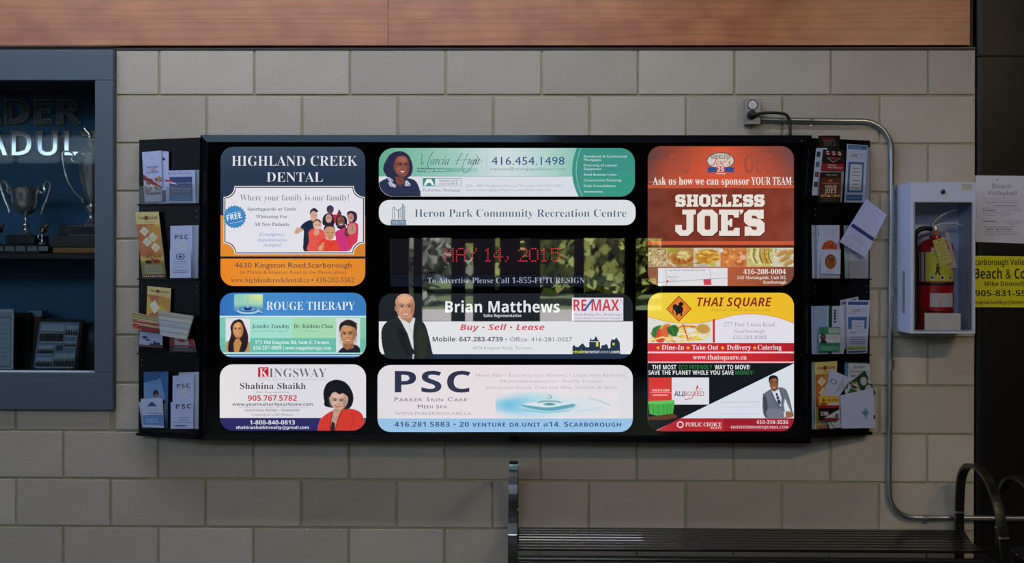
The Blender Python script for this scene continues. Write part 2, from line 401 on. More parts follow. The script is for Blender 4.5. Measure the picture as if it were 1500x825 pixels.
def face(c, cx, cy, rx, ry, skin, brow='#2A1C1A', lip='#9E4A48', teeth=True, turn=0.0, smile=1.0, tilt=0.0):
    """features of a printed face inside an already drawn face shape"""
    S = c.c(skin); dk = np.clip(S * .62, 0, 255); md = np.clip(S * .8, 0, 255); lt = np.clip(S * 1.13 + 6, 0, 255)
    t = math.radians(tilt); f = lambda a, b: (cx + (a + turn) * rx * math.cos(t) - b * ry * math.sin(t), cy + (a + turn) * rx * math.sin(t) + b * ry * math.cos(t))
    e = lambda a, b, w, h, col, soft=.8, al=1.0: c.ell(*f(a, b), w * rx, h * ry, col, soft, tilt, al)
    e(.86 - turn, .1, .3, .7, dk, rx * .35, .45); e(-.9 - turn, .1, .24, .65, dk, rx * .3, .3); e(0, .93, .5, .12, dk, rx * .25, .4)
    e(-.05, -.55, .5, .22, lt, rx * .5, .6); e(-.48, .22, .2, .13, lt, rx * .2, .5); e(.42, .22, .18, .12, lt, rx * .2, .4)
    for s_ in (-1, 1):
        x = .4 * s_; e(x, -.1, .24, .12, md, rx * .15, .7)
        e(x, -.07, .17, .062, '#E4DEDA', .5, .85); e(x, -.075, .085, .068, '#241A18', .5); c.line([f(x - .19, -.1), f(x, -.15), f(x + .19, -.1)], max(.5, rx * .07), '#2A1C1A', .6, .8)
        c.line([f(x - .24 * 1, -.235 + .03 * (s_ > 0)), f(x, -.29), f(x + .24, -.235 + .03 * (s_ < 0))], max(.6, rx * .09), brow, .7, .85)
    c.line([f(.08, -.08), f(.16, .2)], rx * .1, md, rx * .08, .6); e(.02, .16, .1, .07, lt, .9, .7); e(-.11, .25, .05, .03, dk, .5, .8); e(.13, .25, .05, .03, dk, .5, .8); c.line([f(-.14, .27), f(.0, .3), f(.16, .27)], max(.4, rx * .05), dk, .6, .6)
    k = .06 * smile; P5 = [f(-.36, .5 - k), f(-.18, .54), f(0, .56), f(.18, .54), f(.36, .5 - k)]
    if teeth:
        c.blob([f(-.38, .48 - k), f(0, .5), f(.38, .48 - k), f(.22, .62), f(0, .67), f(-.22, .62)], lip, .7); c.blob([f(-.3, .5 - k * .6), f(0, .52), f(.3, .5 - k * .6), f(.16, .585), f(0, .605), f(-.16, .585)], '#F0ECE8', .6)
    else: c.line(P5, max(.7, rx * .1), lip, .7); e(0, .62, .2, .04, md, .7, .6)
    for s_ in (-1, 1): c.line([f(.3 * s_, .2), f(.5 * s_, .42)], max(.4, rx * .05), md, rx * .08, .6)
def Q(x0, y0, s):
    """enlarged-crop coordinates to frame coordinates"""
    return lambda *p: [(x0 + a / s, y0 + b / s) for a, b in p]
# ================================================================== SETTING
X0G, Z0G, BW, BH = -1.55592, 2.24155, 0.4, 0.20055       # block joints
TOPZ = W(760, 69.5, 0).z                                   # wall blocks end, wood begins
ZT = W(760, 74, 0).z; ZW = W(760, 66.3, -0.012).z
XCOL = W(1428.5, 300, 0).x
CX0, CX1 = -3.45, W(165, 330, -0.03).x                     # display case outline
CZ0, CZ1 = W(100, 601, -0.03).z, W(100, 73, -0.03).z

blockm = mat('concrete_block', '#B3AA9F', 0.85, bump=0.35, bscale=70, var=0.09, vscale=5)
t = blockm.node_tree; b = t.nodes['Principled BSDF']; oi = t.nodes.new('ShaderNodeObjectInfo'); lk = b.inputs['Base Color'].links[0].from_socket
hs = t.nodes.new('ShaderNodeHueSaturation'); mr = t.nodes.new('ShaderNodeMapRange'); mr.inputs['To Min'].default_value = 0.9; mr.inputs['To Max'].default_value = 1.07
t.links.new(oi.outputs['Random'], mr.inputs['Value']); t.links.new(mr.outputs[0], hs.inputs['Value']); t.links.new(lk, hs.inputs['Color'])
sp = t.nodes.new('ShaderNodeTexNoise'); sp.inputs['Scale'].default_value = 260; sp.inputs['Detail'].default_value = 2
cr = t.nodes.new('ShaderNodeValToRGB'); cr.color_ramp.elements[0].position = 0.27; cr.color_ramp.elements[0].color = (0.5, 0.48, 0.42, 1); cr.color_ramp.elements[1].position = 0.42; cr.color_ramp.elements[1].color = (1, 1, 1, 1)
tc_ = t.nodes.new('ShaderNodeTexCoord'); t.links.new(tc_.outputs['Object'], sp.inputs['Vector']); t.links.new(sp.outputs['Fac'], cr.inputs[0])
mm = t.nodes.new('ShaderNodeMix'); mm.data_type = 'RGBA'; mm.blend_type = 'MULTIPLY'; mm.inputs['Factor'].default_value = 1
t.links.new(hs.outputs[0], mm.inputs['A']); t.links.new(cr.outputs[0], mm.inputs['B']); t.links.new(mm.outputs['Result'], b.inputs['Base Color'])
mortar = mat('mortar', '#9E9A80', 0.9, bump=0.4, bscale=120, var=0.12)
plaster = mat('painted_wall', '#77756F', 0.8, bump=0.1)
plasterd = mat('dark_wall', '#3A3A3A', 0.8, bump=0.1)

wf = MB()
wf.box((CX1, 0.005, 0), (XCOL, 0.16, TOPZ)); wf.box((-10, 0.005, 0), (CX1, 0.16, CZ0 + 0.002)); wf.box((-10, 0.005, CZ0), (CX0, 0.16, TOPZ))
wall_front = tag(wf.build('wall_front', mortar, loc=(0, 0.005, 0)), kind='structure')
COLW = 0.34
wf = MB(); wf.box((XCOL + COLW, 0.005, 0), (8, 0.16, TOPZ))
wall_fr = tag(wf.build('wall_front_right', mortar, loc=(5, 0.005, 0)), kind='structure')

BM_CACHE = {}
def block(x0, z0, x1, z1, par, name='block'):
    w, h = round(x1-x0, 3), round(z1-z0, 3)
    if w < 0.015 or h < 0.015: return
    if (w, h) not in BM_CACHE:
        m = MB(); m.box((0, 0, 0), (w, 0.025, h), 0.0018); me = bpy.data.meshes.new('block'); m.bm.to_mesh(me); m.bm.free(); me.materials.append(blockm); BM_CACHE[(w, h)] = me
    o = bpy.data.objects.new(name, BM_CACHE[(w, h)]); COL.objects.link(o); o.parent = par
    o.location = Vector((x0, -0.0 + random.uniform(-0.0008, 0.0008), z0)) - wloc(par)
J = 0.0052
for r in range(-12, 2):
    z0 = Z0G + r * BH + J - BH + BH; z1 = z0 + BH - 2 * J
    if z0 > TOPZ or z1 < 0: continue
    z0 = max(z0, 0.0); z1 = min(z1, ZT)
    sh = 0.0 if r % 2 == 0 else 0.5
    for c in range(-7, 14):
        x0 = X0G + (c + sh) * BW + J + random.uniform(-.0012, .0012); x1 = X0G + (c + sh + 1) * BW - J
        if x0 < XCOL < x1 or (x0 < XCOL + COLW < x1) or x1 < XCOL or x0 > XCOL + COLW:
            pass
        else: continue
        spans = [(x0, min(x1, XCOL - 0.002))] if x0 < XCOL else []
        if x1 > XCOL + COLW: spans.append((max(x0, XCOL + COLW + 0.002), x1))
        for a, d in spans:
            par = wall_front if a < XCOL else wall_fr
            if a >= CX1 or d <= CX0 or z1 <= CZ0: block(a, z0, d, z1, par); continue
            if z0 < CZ0 < z1 and a < CX1: block(a, z0, min(d, CX1 + 0) if d < CX1 else CX1, CZ0 - 0.003, par)
            if d > CX1 + 0.02: block(CX1 + 0.003, z0, d, z1, par)
            if a < CX0 - 0.02 < d: block(a, z0, CX0 - 0.003, z1, par)

# room shell behind and above
def solid(name, lo, hi, m, holes=()):
    mb = MB()
    if not holes: mb.box(lo, hi)
    else:
        xs = sorted({lo[0], hi[0], *[h[0] for h in holes], *[h[2] for h in holes]}); zs = sorted({lo[2], hi[2], *[h[1] for h in holes], *[h[3] for h in holes]})
        V = {}; 
        for x0, x1 in zip(xs, xs[1:]):
            for z0, z1 in zip(zs, zs[1:]):
                cx, cz = (x0+x1) / 2, (z0+z1) / 2
                if any(h[0] < cx < h[2] and h[1] < cz < h[3] for h in holes): continue
                mb.box((x0, lo[1], z0), (x1, hi[1], z1))
        bmesh.ops.remove_doubles(mb.bm, verts=mb.bm.verts, dist=1e-5)
    return tag(mb.build(name, m), kind='structure')
YB = -12.0
floorm = mat('floor_tile', '#57534C', 0.35, var=0.1, vscale=1.5)
tag(MB().box((-10.2, YB - 0.2, -0.1), (8.2, 0.2, 0.0)).build('floor', floorm), kind='structure')
tag(MB().box((-10.2, YB - 0.2, 7.5), (8.2, 0.2, 7.6)).build('ceiling', mat('ceiling_paint', '#8A8A88', 0.9)), kind='structure')
solid('wall_right', (8, YB, 0), (8.2, 0.16, 7.5), plasterd)
mb = MB()
for a in ((0, 1.6), (3.6, 7.5)): mb.box((-10.2, YB, a[0]), (-10, 0.16, a[1]))
for a in ((YB, -8.6), (-2.4, 0.16)): mb.box((-10.2, a[0], 1.6), (-10, a[1], 3.6))
tag(mb.build('wall_left', plasterd), kind='structure')
# band of windows behind the camera (seen mirrored in the sign), clerestory above
band = [(-1.62, -1.5, .95, 1.93), (-1.42, -.93, .62, 1.93), (-.77, -.6, .62, 1.85), (-.32, -.2, 1.1, 1.93), (.06, .26, 1.6, 1.93), (.36, .92, .62, 1.9), (1.02, 1.68, 1.05, 1.93), (1.8, 2.24, .8, 1.93)]
band = [(a - .244, d - .244, c, e) for a, d, c, e in band]
holes = [(a, c, d, e) for a, d, c, e in band] + [(-9.5, 4.3, 1.1, 6.5), (-9.4, 3.02, -5.8, 3.47)]
solid('wall_back', (-10.2, YB - 0.2, 0), (8.2, YB, 7.5), plasterd, holes)
framem = mat('dark_window_frame', '#1B1C1E', 0.4)
def window(n, x0, z0, x1, z1, y=YB, mull=0):
    m = MB(); f = 0.025
    for bx in (((x0, z0), (x1, z0 + f)), ((x0, z1 - f), (x1, z1)), ((x0, z0 + f), (x0 + f, z1 - f)), ((x1 - f, z0 + f), (x1, z1 - f))): m.box((bx[0][0], y - 0.12, bx[0][1]), (bx[1][0], y - 0.04, bx[1][1]))
    for k in range(mull):
        x = x0 + (x1 - x0) * (k + 1) / (mull + 1); m.box((x - f, y - 0.12, z0 + f), (x + f, y - 0.04, z1 - f))
    o = tag(m.build('window_%d' % n, framem), kind='structure')
    MB().box((x0 + f, y - 0.084, z0 + f), (x1 - f, y - 0.078, z1 - f)).build('window_pane', PANE, o)
for i, (a, d, c, e) in enumerate(band): window(i + 1, a, c, d, e)
window(9, -9.5, 4.3, 1.1, 6.5, mull=7); window(10, -9.4, 3.02, -5.8, 3.47, mull=4)  # lower left window is added, to brighten the mirror lettering
# outdoors, seen through the band
lawn = mat('lawn', '#66744A', 0.9, var=0.35, vscale=3)
tag(MB().box((-45, -90, -0.25), (45, YB - 0.2, -0.15)).build('lawn', lawn, loc=(0, -25, -0.15)), kind='structure')
tag(MB().box((-12, -33.5, -0.15), (12, -24, -0.12)).build('pavement', mat('pavement', '#B9AEB0', 0.9, var=0.06), loc=(0, -28, -0.15)), kind='structure')
leafm = mat('tree_foliage', '#8C9048', 0.7, var=0.5, vscale=1.6); leafg = mat('grey_tree_foliage', '#8C8C84', 0.7, var=0.5, vscale=2.5); bark = mat('bark', '#4A3B2C', 0.9, bump=0.5)
def tree(x, y, h, r, m, label, n=1500, leaf_=.10):
    e = empty('tree', (x, y, -0.15), label, 'tree')
    MB().tube([(x, y, -0.15), (x + .1, y, h * .5), (x, y, h * .75)], [0.22, 0.15, 0.08]).build('trunk', bark, e)
    V = np.random.RandomState(int(abs(x * 31 + y))); vs = []; fs = []
    for k in range(n):
        d = V.normal(size=3); d /= np.linalg.norm(d); rr = r * (0.6 + 0.45 * V.rand()) * (1 + .18 * math.sin(d[0] * 5 + d[2] * 7)); c = np.array([x, y, h * .46]) + d * rr * [1.05, 1, h * .5 / r]
        a = V.normal(size=3); a /= np.linalg.norm(a); bb = np.cross(a, d); bb /= np.linalg.norm(bb) + 1e-9; s_ = leaf_ + .12 * V.rand()
        for p in (-a - bb, a - bb, a + bb, -a + bb): vs.append(c + p * s_)
        fs.append((4*k, 4*k+1, 4*k+2, 4*k+3))
    me = bpy.data.meshes.new('foliage'); me.from_pydata([tuple(v) for v in vs], [], fs); tag(link('foliage', me, m, e), kind='stuff')
tree(-5.2, -37, 6.2, 2.6, leafg, 'grey-leaved tree mirrored at the left of the message display', 3000)
tree(2.6, -38, 7.4, 2.7, leafm, 'green tree mirrored under the year on the message display', 3000)
tree(7.9, -38, 7.8, 3.0, leafm, 'brightest green tree mirrored at the right end of the message display', 3400)
tree(14.2, -37, 7.4, 2.8, leafm, 'green tree mirrored beside the burger restaurant panel', 2600)
tree(-11.5, -37, 7, 2.8, leafg, 'grey-leaved tree mirrored at the far left behind the phone strip', 2000)

for k, (tx, ty) in enumerate(((-17, -52), (-9.5, -54), (-1.5, -51), (6, -55), (13, -52), (21, -54))):
    tree(tx, ty, 11, 5.2, (leafg, leafm)[k > 1], ['grey tree far left in the mirrored tree line', 'grey tree second from the left in the mirrored tree line', 'green tree mirrored behind the comma of the message display', 'green tree mirrored behind the end of the message display', 'green tree mirrored right of the message display', 'green tree farthest right in the mirrored tree line'][k], 2400, .26)

# wood cladding above
wood = bpy.data.materials.new('maple_veneer'); t, b = nodes(wood)
tc = t.nodes.new('ShaderNodeTexCoord'); mp = t.nodes.new('ShaderNodeMapping'); mp.inputs['Scale'].default_value = (0.9, 1, 9)
oi = t.nodes.new('ShaderNodeObjectInfo'); ad = t.nodes.new('ShaderNodeVectorMath'); ad.operation = 'ADD'
sc_ = t.nodes.new('ShaderNodeVectorMath'); sc_.operation = 'SCALE'; sc_.inputs['Scale'].default_value = 7; t.links.new(oi.outputs['Location'], sc_.inputs[0])
t.links.new(tc.outputs['Object'], ad.inputs[0]); t.links.new(sc_.outputs[0], ad.inputs[1]); t.links.new(ad.outputs[0], mp.inputs['Vector'])
n1 = t.nodes.new('ShaderNodeTexNoise'); n1.inputs['Scale'].default_value = 2.4; n1.inputs['Detail'].default_value = 3; n1.inputs['Distortion'].default_value = 1.2; t.links.new(mp.outputs[0], n1.inputs['Vector'])
wv = t.nodes.new('ShaderNodeTexWave'); wv.bands_direction = 'Z'; wv.inputs['Scale'].default_value = 1.1; wv.inputs['Distortion'].default_value = 9; wv.inputs['Detail'].default_value = 3; wv.inputs['Detail Scale'].default_value = 0.8
t.links.new(mp.outputs[0], wv.inputs['Vector'])
mp2 = t.nodes.new('ShaderNodeMapping'); mp2.inputs['Scale'].default_value = (3.4, 1, 4.2); t.links.new(ad.outputs[0], mp2.inputs['Vector'])
n2 = t.nodes.new('ShaderNodeTexNoise'); n2.inputs['Scale'].default_value = 1.6; n2.inputs['Detail'].default_value = 2; t.links.new(mp2.outputs[0], n2.inputs['Vector'])
r1 = t.nodes.new('ShaderNodeValToRGB'); r1.color_ramp.elements[0].position = 0.3; r1.color_ramp.elements[0].color = (*lin('#9C5632'), 1); r1.color_ramp.elements[1].position = 0.72; r1.color_ramp.elements[1].color = (*lin('#B87444'), 1)
t.links.new(n2.outputs['Fac'], r1.inputs[0])
r2 = t.nodes.new('ShaderNodeValToRGB'); r2.color_ramp.elements[0].color = (0.84, 0.80, 0.77, 1); r2.color_ramp.elements[1].color = (1, 1, 1, 1); r2.color_ramp.elements[1].position = 0.4; t.links.new(wv.outputs['Fac'], r2.inputs[0])
mx = t.nodes.new('ShaderNodeMix'); mx.data_type = 'RGBA'; mx.blend_type = 'MULTIPLY'; mx.inputs['Factor'].default_value = 1
t.links.new(r1.outputs[0], mx.inputs['A']); t.links.new(r2.outputs[0], mx.inputs['B']); t.links.new(mx.outputs['Result'], b.inputs['Base Color'])
b.inputs['Roughness'].default_value = 0.42; b.inputs['Coat Weight'].default_value = 0.62; b.inputs['Coat Roughness'].default_value = 0.3
bp = t.nodes.new('ShaderNodeBump'); bp.inputs['Strength'].default_value = 0.06; t.links.new(n1.outputs['Fac'], bp.inputs['Height']); t.links.new(bp.outputs[0], b.inputs['Normal'])
black = mat('black_reveal', '#0C0B0C', 0.5)
mb = MB(); mb.box((-10, 0.03, TOPZ), (8, 0.16, 7.5)); wu = tag(mb.build('wall_upper', black, loc=(0, 0.03, TOPZ)), kind='structure')
XS = W(568.5, 30, -0.012).x; XE = W(1421, 30, -0.012).x; ZS = W(700, 27.3, -0.012).z; PWD = XE - XS
for a, d in ((XS - 3 * PWD, XS - 2 * PWD), (XS - 2 * PWD, XS - PWD), (XS - PWD, XS), (XS, XE), (XCOL + COLW + .02, XCOL + COLW + .02 + PWD)):
    for z0, z1 in ((ZW, ZS), (ZS, ZS + 0.42), (ZS + 0.42, ZS + 1.1)):
        MB().box((a + 0.0008, -0.012, z0 + 0.0001), (d - 0.0008, 0.03, z1 - 0.0001), 0.0003).build('wood_panel', wood, wu)
tag(MB().box((-10, -0.002, ZT + 0.002), (XCOL - 0.004, 0.03, ZT + 0.009)).build('trim_1', mat('dark_trim', '#1C1412', 0.5)), kind='structure')

# black steel column
colm = mat('black_painted_steel', '#090A0B', 0.42, spec=0.35, bump=0.05, bscale=20)
ce = empty('steel_column', (XCOL + COLW / 2, 0.1, 0), 'square black steel column at the right with rounded corners', 'column')
MB().box((XCOL + 0.002, 0.0, 0), (XCOL + COLW, COLW, 7.5), 0.028, 5).build('column_shaft', colm, ce, smooth=True)
zj = W(1434, 82, 0).z
m_ = MB(); m_.box((XCOL - 0.0005, -0.003, zj - 0.004), (XCOL + COLW + 0.001, COLW, zj + 0.004), 0.003); m_.build('weld_joint', colm, ce)
# ================================================================== TROPHY DISPLAY CASE
steel = mat('blue_grey_painted_steel', '#495666', 0.42, var=0.04)
case = empty('display_case', ((CX0 + CX1) / 2, 0, CZ0), 'blue-grey framed glass trophy case set in the block wall at left', 'display case')
OX0, OX1 = CX0 + 0.1, W(138.5, 330, -0.03).x; OZ0, OZ1 = W(60, 546, -0.03).z, W(60, 117.5, -0.03).z
def rail(lo, hi): MB().box(lo, hi, 0.003, 2).build('frame_rail', steel, case)
rail((CX0, -0.03, OZ1), (CX1, 0.02, CZ1)); rail((CX0, -0.03, CZ0), (CX1, 0.02, OZ0)); rail((OX1, -0.03, OZ0 + .0005), (CX1, 0.02, OZ1 - .0005)); rail((CX0, -0.03, OZ0 + .0005), (OX0, 0.02, OZ1 - .0005))
caseb = mat('teal_painted_back', '#1F5E86', 0.6, var=0.05); cased = mat('case_lining', '#23262A', 0.6)
D = 0.42
MB().box((CX0 + 0.01, D, CZ0 + .01), (CX1 - 0.01, D + 0.02, CZ1 - 0.01)).build('back_panel', caseb, case)
MB().box((CX1 - 0.03, 0.021, CZ0 + .01), (CX1 - 0.01, D, CZ1 - .01)).build('side_panel', cased, case)
MB().box((CX0 + 0.01, 0.021, CZ0 + .01), (CX0 + 0.03, D, CZ1 - .01)).build('side_panel', cased, case)
MB().box((CX0 + 0.03, 0.021, OZ1 + 0.01), (CX1 - 0.03, D, OZ1 + 0.03)).build('top_panel', cased, case)
ZF = W(60, 543, -0.0).z
MB().box((CX0 + 0.03, 0.021, OZ0 - 0.03), (CX1 - 0.03, D, OZ0 - 0.004)).build('case_floor', cased, case)
MB().box((OX0, -0.02, OZ0), (OX1, 0.021, OZ0 + 0.006), 0.001).build('sill_strip', mat('pale_sill', '#D2DCEC', 0.35), case)
ZSH = W(100, 371, 0.06).z
MB().box((OX0 - 0.05, 0.05, ZSH - 0.025), (CX1 - 0.031, D, ZSH), 0.002).build('shelf', mat('black_shelf', '#0D0E10', 0.4), case)
MB().box((OX0 - .0, 0.0, OZ0 + .007), (OX1, 0.006, OZ1)).build('glass_pane', PANE, case)
# raised mirror lettering on the back panel
mirror = mat('mirror_letter', '#C9CCD2', 0.05, 1.0); edgem = mat('brass_letter_edge', '#C8AC8C', 0.5, 0.3)
LP = YP(D - 0.012)
def mirror_word(txt, x0, x1, yt, yb):
    X = 0; parts = []
    for ch in txt:
        adv, v, f = glyph('B', ch); parts.append((X, v, f)); X += adv
    mn = min(p[0] + p[1][:, 0].min() for p in parts); mx_ = max(p[0] + p[1][:, 0].max() for p in parts); sx = (x1-x0) / (mx_-mn); sy = (yb-yt) / 0.714
    for X, v, f in parts:
        bm = bmesh.new(); vs = [bm.verts.new(Vector(LP(x0 + (p[0] + X - mn) * sx, yb - p[1] * sy))) for p in v]
        for t_ in f:
            try: bm.faces.new([vs[i] for i in t_])
            except ValueError: pass
        bmesh.ops.remove_doubles(bm, verts=bm.verts, dist=1e-5)
        rim_ = [(e.verts[0].co.copy(), e.verts[1].co.copy()) for e in bm.edges if len(e.link_faces) == 1]
        grown = bmesh.ops.extrude_face_region(bm, geom=list(bm.faces))
        bmesh.ops.translate(bm, verts=[g for g in grown['geom'] if isinstance(g, bmesh.types.BMVert)], vec=(0, 0.011, 0))
        bmesh.ops.recalc_face_normals(bm, faces=bm.faces)
        me = bpy.data.meshes.new('letter'); bm.to_mesh(me); bm.free(); o = link('letter', me, mirror, case)
        m2 = MB()
        for a_, b_ in rim_:
            d_ = (b_ - a_); 
            if d_.length < 1e-5: continue
            m2.tube([a_ - d_ * .05 + Vector((0, -.002, 0)), b_ + d_ * .05 + Vector((0, -.002, 0))], 0.0022, 5)
        m2.build('letter_edge', edgem, o)
mirror_word('ELDER', -58, 118, 146, 181)
mirror_word('ADULT', -24, 147, 193, 228)

chrome = mat('trophy_silver', '#F4F2F0', 0.18, 0.78); gold = mat('trophy_gold', '#E8A860', 0.2, 1.0); plinth = mat('black_plinth', '#101113', 0.3)
YT = 0.2
PXM = (YT + 4.5) / F_PX                               # metres per frame pixel at the trophies
def lat(cx, prof, m, name, parent, y=YT, seg=36):
    base = W(cx, prof[0][1], y)
    return MB().lathe(base, [(max(r, 0.15) * PXM, (prof[0][1] - h) * PXM) for r, h in prof], seg).build(name, m, parent, smooth=True)
def px3(u, v, y=YT): return W(u, v, y)
zsh = lambda px: W(px, 370, YT).z
# two-handled cup
cup = empty('trophy_cup', (W(38, 370, YT).x, YT, ZSH), 'wide silver two-handled trophy cup on black plinth with small plates', 'trophy')
lat(38, [(10, 345), (9, 343), (5, 339), (4, 334), (5.5, 330), (4.5, 327), (2.5, 323), (2, 318), (3, 314.5), (9, 313), (15, 308), (18.5, 300), (20, 292), (20.5, 284), (21, 280), (22.5, 276), (21.5, 274.5), (20, 276), (18, 285), (10, 306)], chrome, 'cup_bowl', cup)
for s_ in (-1, 1):
    pts = [px3(38 + s_ * a, b_) for a, b_ in ((21, 281), (24, 283), (27.5, 279), (26, 274), (29, 267.5), (33, 266), (36.5, 271), (35, 280), (31, 292), (26.5, 302), (23.5, 312))]
    MB().tube(spline(pts, 5), 2.1 * PXM, 8).build('handle', chrome, cup, smooth=True)
    MB().lathe(px3(38 + s_ * 23, 315), [(0.3 * PXM, 0), (2.2 * PXM, 1.2 * PXM), (2.6 * PXM, 3 * PXM), (1.2 * PXM, 5.5 * PXM), (.3 * PXM, 6 * PXM)], 12).build('handle_tip', chrome, cup, smooth=True)
a, b_ = px3(18, 345), px3(60, 358)
MB().box((a.x, YT - .06, b_.z), (b_.x, YT + .08, a.z), 0.002).build('upper_plinth', plinth, cup)
a, b_ = px3(-12, 358.5), px3(73, 370)
MB().box((a.x, YT - .1, ZSH), (b_.x, YT + .12, W(0, 358.5, YT).z), 0.002).build('lower_plinth', plinth, cup)
plate = mat('engraved_plate', '#7C8084', 0.3, 0.9)
for k in range(5):
    x = -9 + k * 16.5; p, q = W(x + 0, 360.5, YT - .1), W(x + 13.5, 368, YT - .1)
    MB().box((p.x, YT - .102, q.z), (q.x, YT - .1, p.z), 0.0005).build('name_plate', plate, cup)
for cx_, lab in ((65, 'small gold and silver figurine trophy just right of the silver cup'), (0, 'small gold figurine trophy at the left edge of the case glass')):
    f = empty('figurine_trophy', (W(cx_, 358, YT - .07).x, YT - .07, W(cx_, 358.3, YT).z), lab, 'trophy')
    base = W(cx_ - 2, 358, YT - .07)
    MB().lathe(W(cx_ - 3, 358, YT - .07), [(5 * PXM, 0), (5 * PXM, 2 * PXM), (2 * PXM, 4 * PXM), (1.2 * PXM, 9 * PXM), (2 * PXM, 13 * PXM), (1 * PXM, 15 * PXM)], 16).build('stem', chrome, f, smooth=True)
    MB().tube(spline([W(cx_ - 3, 345, YT - .07), W(cx_ - 1, 338, YT - .07), W(cx_ + 1, 333, YT - .07), W(cx_ + 5, 329.5, YT - .07)], 4), [1.5 * PXM] * 3 + [4.6 * PXM] * 5 + [2.4 * PXM] * 5, 10).build('figurine', gold, f, smooth=True)
    MB().tube(spline([W(cx_ - 4, 352, YT - .07), W(cx_ - 9, 349, YT - .07), W(cx_ - 8, 344, YT - .07)], 4), 0.7 * PXM, 6).build('arm', chrome, f, smooth=True)
# tall covered cup
tall = empty('tall_trophy', (W(133, 370, YT).x, YT, ZSH), 'tall silver lidded trophy partly hidden by the right case frame', 'trophy')
lat(134, [(11, 330), (10, 327), (6, 323), (4, 318), (5, 313), (8.5, 308), (8.5, 302), (4, 299), (6, 294), (11, 284), (15, 266), (18, 246), (19.5, 233), (22, 230), (22, 226), (20, 225), (18, 222), (10, 216), (5, 212), (6, 207), (3, 204)], chrome, 'tall_bowl', tall)
for s_ in (-1, 1):
    pts = [px3(134 + s_ * a, b_) for a, b_ in ((18, 236), (24, 238), (29, 234), (27, 226), (33, 222), (42, 224), (41, 240), (36, 262), (24, 282), (15, 290), (12, 298))]
    MB().tube(spline(pts, 5), 1.4 * PXM, 7).build('handle', chrome, tall, smooth=True)
MB().tube(spline([px3(131, 207), px3(132, 198), px3(127, 192), px3(124, 188)], 4), [2 * PXM, 3 * PXM, 4 * PXM, 4 * PXM] + [3.5 * PXM] * 9, 10).build('lid_figure', chrome, tall, smooth=True)
MB().lathe(px3(126, 197), [(.5 * PXM, 0), (3.4 * PXM, 2 * PXM), (3.6 * PXM, 5 * PXM), (.5 * PXM, 7 * PXM)], 12).build('lid_ball', gold, tall, smooth=True)
a, b_ = px3(99, 330.5), px3(160, 345)
MB().box((a.x, YT - .09, b_.z), (CX1 - .035, YT + .08, a.z), 0.002).build('plinth', plinth, tall)
fr = MB(); p, q = W(99.5, 330.6, YT - .09), W(139, 345, YT - .09)
fr.box((p.x, YT - .094, q.z), (CX1 - .04, YT - .09, q.z + .003)); fr.box((p.x, YT - .094, p.z - .003), (CX1 - .04, YT - .09, p.z)); fr.box((p.x, YT - .094, q.z), (p.x + .003, YT - .09, p.z)); fr.build('silver_border', plate, tall)
a, b_ = px3(88, 345.5), px3(160, 362.5)
MB().box((a.x, YT - .1, b_.z), (CX1 - .034, YT + .1, a.z), 0.002).build('lower_plinth', mat('grey_marble', '#3B3C3E', 0.3, var=0.4, vscale=40), tall)
p, q = W(77, 363, YT - .12), W(139, 369.5, YT - .12)
MB().box((p.x, YT - .12, ZSH), (CX1 - .033, YT + .1, W(100, 363, YT).z), 0.004, 2).build('wooden_board', mat('orange_wood', '#B4743C', 0.4, var=0.2), tall)

# framed things on the case floor
def frame_art(name, label, cat, y, quad, th, edge, fill, draw=None, w=10, h=10, inset=0.5):
    """flat item given by a frame quad TL TR BR BL, local coordinates 0..w, 0..h"""
    pl = YP(y)
    def pm(u, v, off):
        u = np.asarray(u, float) / w; v = np.asarray(v, float) / h
        (ax, ay), (bx, by), (cx_, cy_), (dx, dy) = quad
        X = (1-u) * (1-v) * ax + u * (1-v) * bx + u * v * cx_ + (1-u) * v * dx; Y = (1-u) * (1-v) * ay + u * (1-v) * by + u * v * cy_ + (1-u) * v * dy
        return pl(X, Y, off)
    A = Art(pm); A.slab([(0, 0), (w, 0), (w, h), (0, h)], th, edge); A.up(2); A.poly([(inset, inset), (w-inset, inset), (w-inset, h-inset), (inset, h-inset)], fill)
    if draw: draw(A)
    return tag(A.build(name, PAPER), label, cat)
def d_cert(A):
    A.rect(1, 1.2, 9.3, 9.3, '#7E8CA0'); A.rect(1.2, 1.4, 9.1, 9.1, '#B4C4D8')
    for k in range(8): A.rect(2, 2.4 + k * .75, 8.2, 2.5 + k * .75, '#8391A4')
frame_art('framed_certificate', 'pale framed certificate standing at the left end of the case floor', 'certificate', 0.15, [(-30, 454), (20, 453), (19, 544), (-30, 544)], 0.012, '#D2DEE8', '#AAB9CC', d_cert)
frame_art('picture_frame', 'dark plain frame standing behind the certificate and collage', 'picture frame', 0.26, [(18, 458), (44, 458), (44, 541), (18, 541)], 0.02, '#1A1816', '#221F1C')
c_ = empty('gift_box', (W(50, 540, .3).x, .33, OZ0), 'orange box with a pale lid behind the photo collage', 'box')
p, q = W(43, 464, .3), W(58, 541, .3)
MB().box((p.x, .3, OZ0 - .004), (q.x, .36, p.z), 0.002).build('box_body', mat('orange_card', '#8A4A30', 0.6), c_)
p2, q2 = W(41.5, 455, .3), W(62, 464, .3)
MB().box((p2.x, .295, q2.z), (q2.x, .365, p2.z), 0.002).build('box_lid', mat('pale_card', '#8496B8', 0.5), c_)
